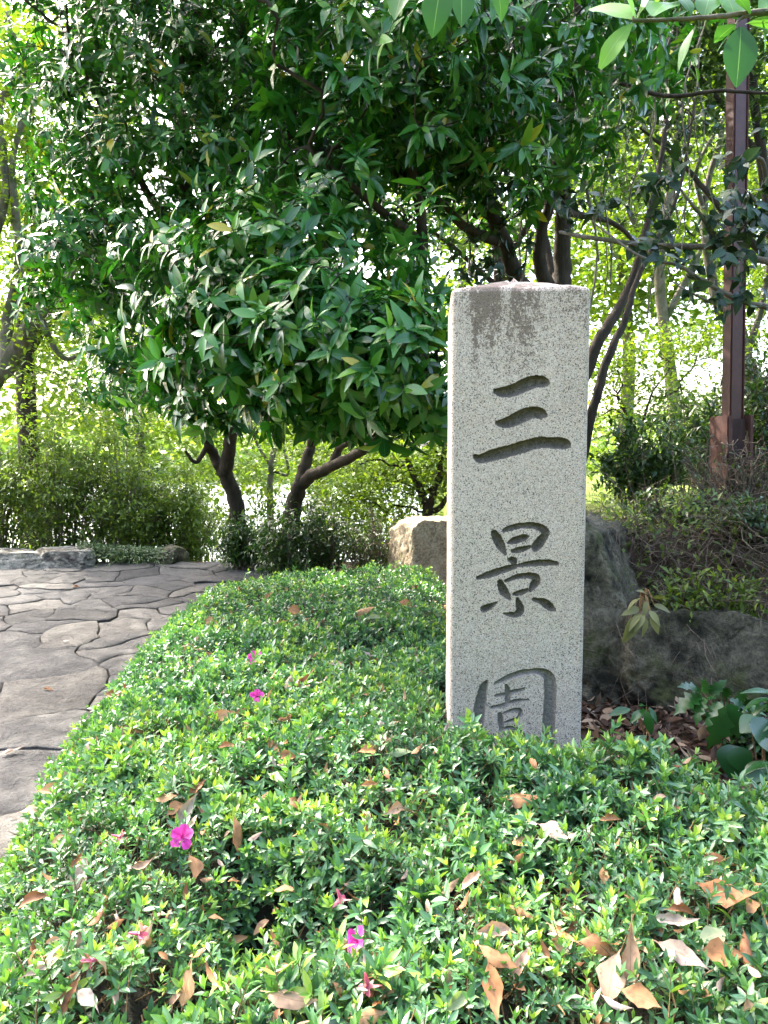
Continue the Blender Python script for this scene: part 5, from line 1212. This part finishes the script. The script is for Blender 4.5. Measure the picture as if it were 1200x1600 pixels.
shrub('flowering_shrub', 'lower leafy shrub touching the forked evergreen trunk', sx(285, 9.0), 9.0, .7, .45, 1.35, 30, 6000, .06, 'shrub')
shrub('dark_shrub', 'dark leafy bush around the foot of the forked trunk', sx(372, 7.6), 7.75, .34, .3, .62, 24, 3000, .06, 'darkshrub', body=0.6)
shrub('dark_shrub', 'dark leafy bush beside the bent-limbed trunk', sx(455, 6.8), 6.6, .30, .28, .95, 20, 2600, .055, 'darkshrub', body=0.3)
shrub('dark_shrub', 'dim leafy sapling in front of the bent limb, left of the tan boulder', sx(505, 6.9), 6.9, .34, .3, 1.0, 24, 3000, .05, 'darkshrub')
shrub('dry_bush', 'brown twiggy bush left of the tan boulder', sx(590, 7.1), 7.1, .45, .35, .75, 60, 1600, .035, 'darkshrub', spray=.04)
shrub('dark_shrub', 'dark bush in the gap right of the pillar above the cracked boulder', sx(1005, 5.2), 5.2, .32, .3, .75, 26, 2600, .06, 'darkshrub', spray=.04)
shrub('dark_shrub', 'leafy bush behind the foot of the red post', sx(1090, 6.3), 6.3, .5, .4, 1.15, 30, 3600, .055, 'darkshrub')
shrub('dark_shrub', 'dim bush at the right edge beside the red post', sx(1195, 5.0), 5.0, .3, .3, 1.3, 26, 2800, .05, 'darkshrub')
shrub('dark_shrub', 'dark clump of leaves hanging behind the left evergreen foliage', sx(190, 9.4), 9.6, .6, .4, 2.6, 18, 2600, .06, 'darkshrub', body=3.0)

for px_, Y_, h_, lab_ in ((300, 11.6, 2.6, 'sunlit yellow-green shrub on the slope behind the lower leafy shrub'), (395, 12.2, 2.5, 'sunlit shrub on the slope seen right of the forked trunk'), (520, 11.2, 2.6, 'sunlit shrub on the slope under the bent limb'), (610, 11.6, 2.8, 'sunlit shrub on the slope behind the brown twiggy bush'), (60, 11.8, 3.0, 'sunlit shrub on the slope behind the leftmost tall shrub'), (190, 11.6, 2.9, 'sunlit shrub on the slope behind the middle of the thicket')):
    shrub('lakeside_shrub', lab_, sx(px_, Y_), Y_, .75, .55, h_, 26, 2800, .09, 'maple', spray=.11)

# ivy mat over the kerb beyond the path
def ivy():
    root = empty('ivy_mat', at(200, 890, 8.1), 'low dark ivy spilling over the kerb beyond the path', 'ivy'); L = Leaves(SHT); n = 5000
    t = rng.random(n); px = 118 + t * 150; Y = 8.15 + rng.normal(0, 0.13, n); x = (px - 600) / FPX * Y
    top = 0.20 * (1 - 0.35 * t) * np.sqrt(np.clip(1 - ((Y - 8.2) / 0.42) ** 2, 0, 1)) + 0.02
    z = gz(x, Y) + top * rng.random(n) ** 0.5 + 0.01; P = np.stack([x, Y, z], -1)
    d = rand_dirs(n); d[:, 2] *= 0.4; L.add(P, d, np.tile([0, -0.4, 1.], (n, 1)) + 0.5 * rand_dirs(n), rng.uniform(0.02, 0.045, n), rng.random(n)); L.build('foliage', M['darkshrub'], root)
ivy()

# far woods across the lake
def far_woods():
    L = Leaves([leaf_tpl(2, 0.9, 0.2, 0.2, 'ellip')]); n = 26000
    x = rng.uniform(-110, 110, n); y = 112 + 60 * rng.random(n); cid = (np.floor(x / 5.0).astype(int) * 31 + np.floor(y / 5).astype(int) * 17) % 997
    hs = rng.random(997)[cid]; hh = 3.5 + 4 * hs; z = gz(x, y) + hh * rng.random(n) ** 0.6
    L.add(np.stack([x, y, z], -1), rand_dirs(n), np.tile([0, -0.4, 0.8], (n, 1)) + 0.6 * rand_dirs(n), rng.uniform(1.0, 2.4, n), np.clip(hs * 0.6 + 0.4 * rng.random(n), 0, 1))
    o = L.build('far_woods', M['shrub'], None); tag(o, 'hazy green wooded bank across the lake', 'woods', kind='stuff')
far_woods()
def mid_trees():
    labs = ['pale sunlit tree on the slope behind the bent limb', 'bright tree on the lakeside slope behind the left shrubs', 'sunlit tree on the slope at the left picture edge', 'bright tree beyond the lawn right of the pillar', 'sunlit tree beyond the red post at the right edge', 'pale tree high behind the top of the pillar']
    for i, (x, y, h, r) in enumerate([(-1.6, 18.0, 9.5, 2.1), (-5.4, 16.5, 9.0, 2.3), (-9.0, 17.0, 13.0, 2.8), (4.8, 15, 7.5, 2.2), (8.2, 15.5, 8.5, 2.5), (2.2, 20, 11.0, 2.3)]):
        z = float(gz(x, y))
        layered_tree('broadleaf_tree', labs[i], [(x, y, z - .2, .16), (x + .1, y, z + h * .3, .12), (x - .1, y, z + h * .6, .08), (x, y, z + h * .9, .03)], [],
                     [(x + r * .5 * math.cos(a), y + r * .4 * math.sin(a), z + h * q, r * .7, r * .6, r * .42) for a, q in ((0, .45), (2, .55), (4, .5), (1, .75), (3.2, .8), (5, .7), (2.5, .95))],
                     7500, 0.18, 'maple', 'bark_grey', ntwig=34, spread=0.5, flat=0.6, pxblobs=False)
mid_trees()

def sky_screen():  # unseen ring of leaves, added to cut low sky light behind the camera
    L = Leaves([leaf_tpl(3, 0.5, 0.2, 0.2, 'ellip')]); n = 16000; th = rng.uniform(-2.75, 0.0, n) - 0.2; rr = rng.uniform(6.5, 10.0, n)
    x = rr * np.cos(th) * 1.15; y = rr * np.sin(th); cl = np.floor(th * 5).astype(int) % 40; hh = 4.2 + 2.4 * rng.random(40)[cl]
    z = gz(x, y) + hh * rng.random(n) ** 0.8
    L.add(np.stack([x, y, z], -1), rand_dirs(n), np.tile([0, 0, 1.], (n, 1)) + 0.6 * rand_dirs(n), rng.uniform(0.25, 0.5, n), rng.random(n))
    tag(L.build('sky_screen_leaves', M['darkshrub'], None), 'unseen leaf screen added behind the viewer to block low sky', 'thicket', kind='stuff')
sky_screen()

# ------------------------------------------------------------------ bank at the right: leaf litter, dry twigs, small plants
def bank():
    L = Leaves([leaf_tpl(4, 0.42, 0.3, 0.2, 'ellip', twist=0.3), leaf_tpl(4, 0.36, -0.4, -0.3, 'lance', twist=-0.5), leaf_tpl(4, 0.5, 0.15, 0.1, 'ovate')])
    n = 3200; x = rng.uniform(0.55, 1.9, n); y = rng.uniform(2.05, 3.45, n); z = gz(x, y) + rng.random(n) * 0.04
    d = rand_dirs(n); d[:, 2] *= 0.35; L.add(np.stack([x, y, z], -1), d, np.tile([0, 0, 1.], (n, 1)) + 0.5 * rand_dirs(n), rng.uniform(0.04, 0.085, n), rng.random(n) ** 1.2)
    tag(L.build('leaf_litter', M['litter'], None), 'brown leaf litter on the ground right of the pillar', 'leaf litter', kind='stuff')
    root = empty('dry_bush', (1.7, 3.9, 0.9), 'tangled dry leafless bush sprawling over the retaining stones below the red post', 'bush'); ch = []
    for k in range(700):
        bx_ = rng.uniform(1.12, 2.5); by_ = rng.uniform(3.4, 4.3); b = np.array([bx_, by_, float(gz(bx_, by_))])
        a = rng.random() * 6.28; l = rng.uniform(0.2, 0.75); d = np.array([math.cos(a), -abs(math.sin(a)) * 0.8 if by_ < 3.9 else math.sin(a), rng.uniform(0.0, 0.8)]); n = 7; pts = [b]; v = norm(d)
        for i in range(n): v = norm(v + rng.normal(0, 0.28, 3) + np.array([0, -0.06, -0.16])); pts.append(pts[-1] + v * l / n)
        r = rng.uniform(0.0012, 0.0035); ch.append((pts, list(np.linspace(r, r * 0.4, n + 1)), 3))
        for _ in range(2):
            j = rng.integers(2, n); v = norm(v + rng.normal(0, 0.8, 3)); q = [pts[j] + v * s * l * 0.3 + rng.normal(0, .004, 3) * (s > 0) for s in (0, .5, 1)]; ch.append((q, [r * .5, r * .4, r * .3], 3))
    link('twigs', tube_mesh('twigs', ch), M['twig'], root, kind='stuff')
    L = Leaves(SHT); n = 5200; x = rng.uniform(1.1, 2.6, n); y = 3.3 + 1.3 * rng.random(n) ** 1.3; z = gz(x, y) + rng.random(n) ** 1.5 * (0.12 + 0.25 * np.clip(vnoise(x * 5, y * 5) + 0.3, 0, 1))
    L.add(np.stack([x, y, z], -1), rand_dirs(n), np.tile([0, -0.3, 1.], (n, 1)) + 0.6 * rand_dirs(n), rng.uniform(0.02, 0.055, n), rng.random(n)); L.build('foliage', M['shrub'], root)
    L = Leaves(SHT); n = 900; x = rng.uniform(1.1, 2.4, n); y = rng.uniform(3.35, 4.2, n); z = gz(x, y) + rng.random(n) * 0.03
    L.add(np.stack([x, y, z], -1), rand_dirs(n) * np.array([1, 1, .4]), np.tile([0, 0, 1.], (n, 1)) + 0.5 * rand_dirs(n), rng.uniform(0.04, 0.07, n), rng.random(n) * .7)
    L.build('caught_leaves', M['litter'], root)
bank()
def small_plant(name, label, p, leaves, mat, tpl, cat='plant', stem='azalea_stem', up=(0, -0.25, 0.95)):
    """leaves: (px, py, tip px, tip py, depth shift)"""
    root = empty(name, p, label, cat); ch = []
    for (bx_, by_, tx, ty, Y, r) in leaves:
        b = at(bx_, by_, Y); e = at(tx, ty, Y - 0.03); d = e - b; s = np.linalg.norm(d)
        ch.append(([np.array(p), (np.array(p) + b) / 2 + np.array([0, 0, 0.03]), b], [0.003, 0.0025, 0.0018], 4))
        o = bpy.data.objects.new('leaf', single_leaf_mesh('leaf', tpl, M[mat], r)); COL.objects.link(o); place(o, b, d, norm(np.array(up) + 0.3 * rng.normal(size=3)), s * (1.3 if mat == 'hollyfern' else 1.05), root)
    link('stem', tube_mesh('stem', ch), M[stem], root)
M['hollyfern'] = leaf_mat('glossy_fern_leaf', [(0.0, (0.008, 0.040, 0.010)), (1.0, (0.022, 0.090, 0.016))], rough=0.25, spec=0.45, trans=0.12)
M['dull'] = leaf_mat('dull_olive_leaf', [(0.0, (0.09, 0.10, 0.035)), (1.0, (0.2, 0.2, 0.08))], rough=0.5, spec=0.35, trans=0.2)
fernT = leaf_tpl(9, 0.50, 0.12, 0.35, 'holly', wave=0.1); roundT = leaf_tpl(8, 0.95, 0.12, 0.2, 'ovate'); longT = leaf_tpl(7, 0.26, 0.25, 0.4, 'lance')
small_plant('holly_fern', 'glossy holly-like fern with pointed leaflets on the leaf litter', tuple(at(1135, 1110, 2.75) - np.array([0, 0, .1])),
    [(1095, 1085, 1062, 1100, 2.7, .5), (1095, 1080, 1075, 1066, 2.7, .3), (1098, 1082, 1108, 1062, 2.72, .7), (1100, 1090, 1085, 1118, 2.68, .9), (1110, 1085, 1125, 1068, 2.7, .3), (1130, 1090, 1112, 1082, 2.7, .6), (1125, 1098, 1106, 1125, 2.65, .8), (1135, 1105, 1123, 1162, 2.62, .9), (1140, 1100, 1152, 1146, 2.62, .6), (1140, 1092, 1165, 1102, 2.65, .2), (1132, 1088, 1140, 1072, 2.7, .5), (1150, 1095, 1168, 1082, 2.7, .4)], 'hollyfern', fernT)
small_plant('leafy_plant', 'dark round-leaved plant at the right edge above the hedge', tuple(at(1195, 1230, 2.3) - np.array([0, 0, .12])),
    [(1172, 1128, 1215, 1165, 2.3, .2), (1195, 1150, 1240, 1120, 2.3, .3), (1148, 1165, 1142, 1204, 2.35, .1), (1150, 1168, 1162, 1200, 2.33, .3), (1190, 1125, 1165, 1135, 2.35, .6), (1200, 1190, 1172, 1210, 2.25, .5)], 'hollyfern', roundT)
small_plant('leafy_plant', 'long-leaved green plant low at the right picture edge', tuple(at(1210, 1260, 2.2) - np.array([0, 0, .1])),
    [(1210, 1205, 1166, 1215, 2.2, .9), (1212, 1215, 1164, 1228, 2.2, .7), (1214, 1225, 1168, 1248, 2.2, .8), (1212, 1195, 1172, 1188, 2.22, .6), (1215, 1235, 1185, 1262, 2.18, .9), (1205, 1100, 1168, 1112, 2.6, .5), (1208, 1085, 1178, 1070, 2.65, .6), (1206, 1092, 1170, 1090, 2.6, .4)], 'hollyfern', longT)
small_plant('leafy_plant', 'small olive-leaved plant hanging from the gap beside the dark boulder', tuple(at(1005, 930, 3.12)),
    [(1000, 935, 978, 945, 3.05, .5), (998, 950, 975, 958, 3.05, .8), (1000, 960, 980, 980, 3.03, .6), (1005, 960, 992, 985, 3.02, .9), (1010, 940, 1008, 962, 3.03, .7), (1015, 955, 1034, 975, 3.0, 1.), (1018, 962, 1030, 990, 3.0, .8), (998, 965, 977, 1002, 3.03, .4), (985, 968, 980, 1004, 3.03, .5), (1012, 930, 1000, 918, 3.08, .4), (1020, 935, 1045, 930, 3.05, .5), (1022, 945, 1048, 952, 3.05, .4), (1008, 965, 1010, 995, 3.02, .6)], 'dull', leaf_tpl(6, 0.42, 0.2, 0.3, 'ovate'))
small_plant('seedling', 'small green seedling in the brown leaf litter beside the pillar', tuple(at(1012, 1130, 2.7) - np.array([0, 0, .08])),
    [(1010, 1110, 1016, 1140, 2.68, .9), (1008, 1108, 990, 1120, 2.7, .6), (1014, 1105, 1026, 1122, 2.7, .7), (985, 1108, 962, 1110, 2.72, .5), (1010, 1104, 1004, 1098, 2.72, .8), (990, 1112, 992, 1128, 2.7, .4), (1010, 1150, 985, 1160, 2.6, .6), (1015, 1152, 1030, 1172, 2.6, .7)], 'hollyfern', leaf_tpl(6, 0.4, 0.2, 0.3, 'ellip'))

shrub('dark_shrub', 'dark feathery ground plant at the right edge under the retaining stone', sx(1215, 2.75), 2.75, .22, .22, .30, 22, 900, .05, 'hollyfern', spray=.03, body=0.1)
shrub('dry_bush', 'bare grey twigs standing round the base of the red post', sx(1150, 4.1), 4.12, .32, .1, .62, 46, 260, .03, 'darkshrub', spray=.03)
shrub('dark_shrub', 'dark leafy tuft on the bank in front of the red post', sx(1165, 3.75), 3.75, .3, .2, .22, 20, 700, .04, 'darkshrub', spray=.03, body=0.1)
shrub('dark_shrub', 'green leafy spray hanging over the top of the mossy retaining stone', sx(1110, 3.42), 3.42, .34, .14, .26, 30, 900, .045, 'shrub', z0=.66, spray=.03, body=0.1)
shrub('dark_shrub', 'dim leafy tuft on top of the bank beside the cracked boulder', sx(1050, 4.1), 4.1, .25, .2, .25, 20, 700, .045, 'darkshrub', spray=.03, body=0.1)

# dry leaves on the paving
def path_leaves():
    for (px, py, ln, ang, colr, ti, label) in [(77, 1079, 18, 0, ORA, 1, 'orange brown dry leaf lying alone on the paving beside the hedge'), (22, 1178, 34, 15, PAL, 3, 'pale narrow dry leaf on the paving near the left edge'), (103, 1005, 12, 0, PAL, 0, 'small pale dry leaf on the large smooth paving slab'), (122, 918, 12, 10, BRN, 1, 'brown dry leaf on the paving below the ivy')]:
        d = ray(px, py); t = 1.0
        for _ in range(40):
            P = CAM + d * t; t += (P[2] - (0.03 * P[1] + 0.012)) / -d[2] * 0.9
        P = CAM + d * t; s = ln / FPX * project(P)[2] * 1.2; an = math.radians(ang); dd = np.array([math.cos(an), math.sin(an) * 2, 0.05])
        o = bpy.data.objects.new('fallen_leaf', dry_mesh('fallen_leaf', ti, M['dry'], colr)); COL.objects.link(o)
        place(o, P + np.array([0, 0, .012]) - norm(dd) * s / 2, dd, (0.1, -.1, 1), s); tag(o, label, 'leaf', 'dry leaves on the paving')
path_leaves()

# ------------------------------------------------------------------ dark red post
def box(name, lo, hi, mat, parent, bev=0.006):
    bm = bmesh.new(); bmesh.ops.create_cube(bm, size=1)
    for v in bm.verts: v.co = Vector([(lo[i] + hi[i]) / 2 + v.co[i] * (hi[i] - lo[i]) for i in range(3)])
    bmesh.ops.bevel(bm, geom=bm.edges[:], offset=bev, segments=2, affect='EDGES'); me = bpy.data.meshes.new(name); bm.to_mesh(me); bm.free(); me.materials.append(mat)
    o = bpy.data.objects.new(name, me); COL.objects.link(o); o.parent = parent; return o
def post():
    b = at(1141, 790, 4.3); root = empty('red_post', b, 'dark red steel post with a wider boxed base beside the dry bush', 'post'); root.rotation_euler = (0, math.radians(-1.5), math.radians(14))
    box('shaft', (-.040, -.040, -0.1), (.040, .040, 3.4), M['red_paint'], root, .007)
    box('edge_strip', (.0405, -.046, 0.3), (.048, .026, 3.39), M['rust_paint'], root, .002)
    box('base_flange', (-.088, -.080, -0.15), (-.052, .080, .52), M['rust_paint'], root, .006)
    box('base_flange', (.056, -.080, -0.15), (.088, .080, .52), M['rust_paint'], root, .006)
    box('base_web', (-.0515, -.058, -0.15), (.0555, .070, .50), M['black_hollow'], root, .004)
    f = boulder('footing', (b[0] - 0.02, 4.32, b[2] - 0.09), (.26, .24, .10), 'mossy concrete footing under the red post', M['mossy_concrete'], 44, 2, (.95, 1.), .03, sub=3, extra=[((0, 0, 1), .6), ((0, -1, 0), .8), ((-1, 0, 0), .8), ((1, 0, 0), .8)])
    f['category'] = 'footing'
post()
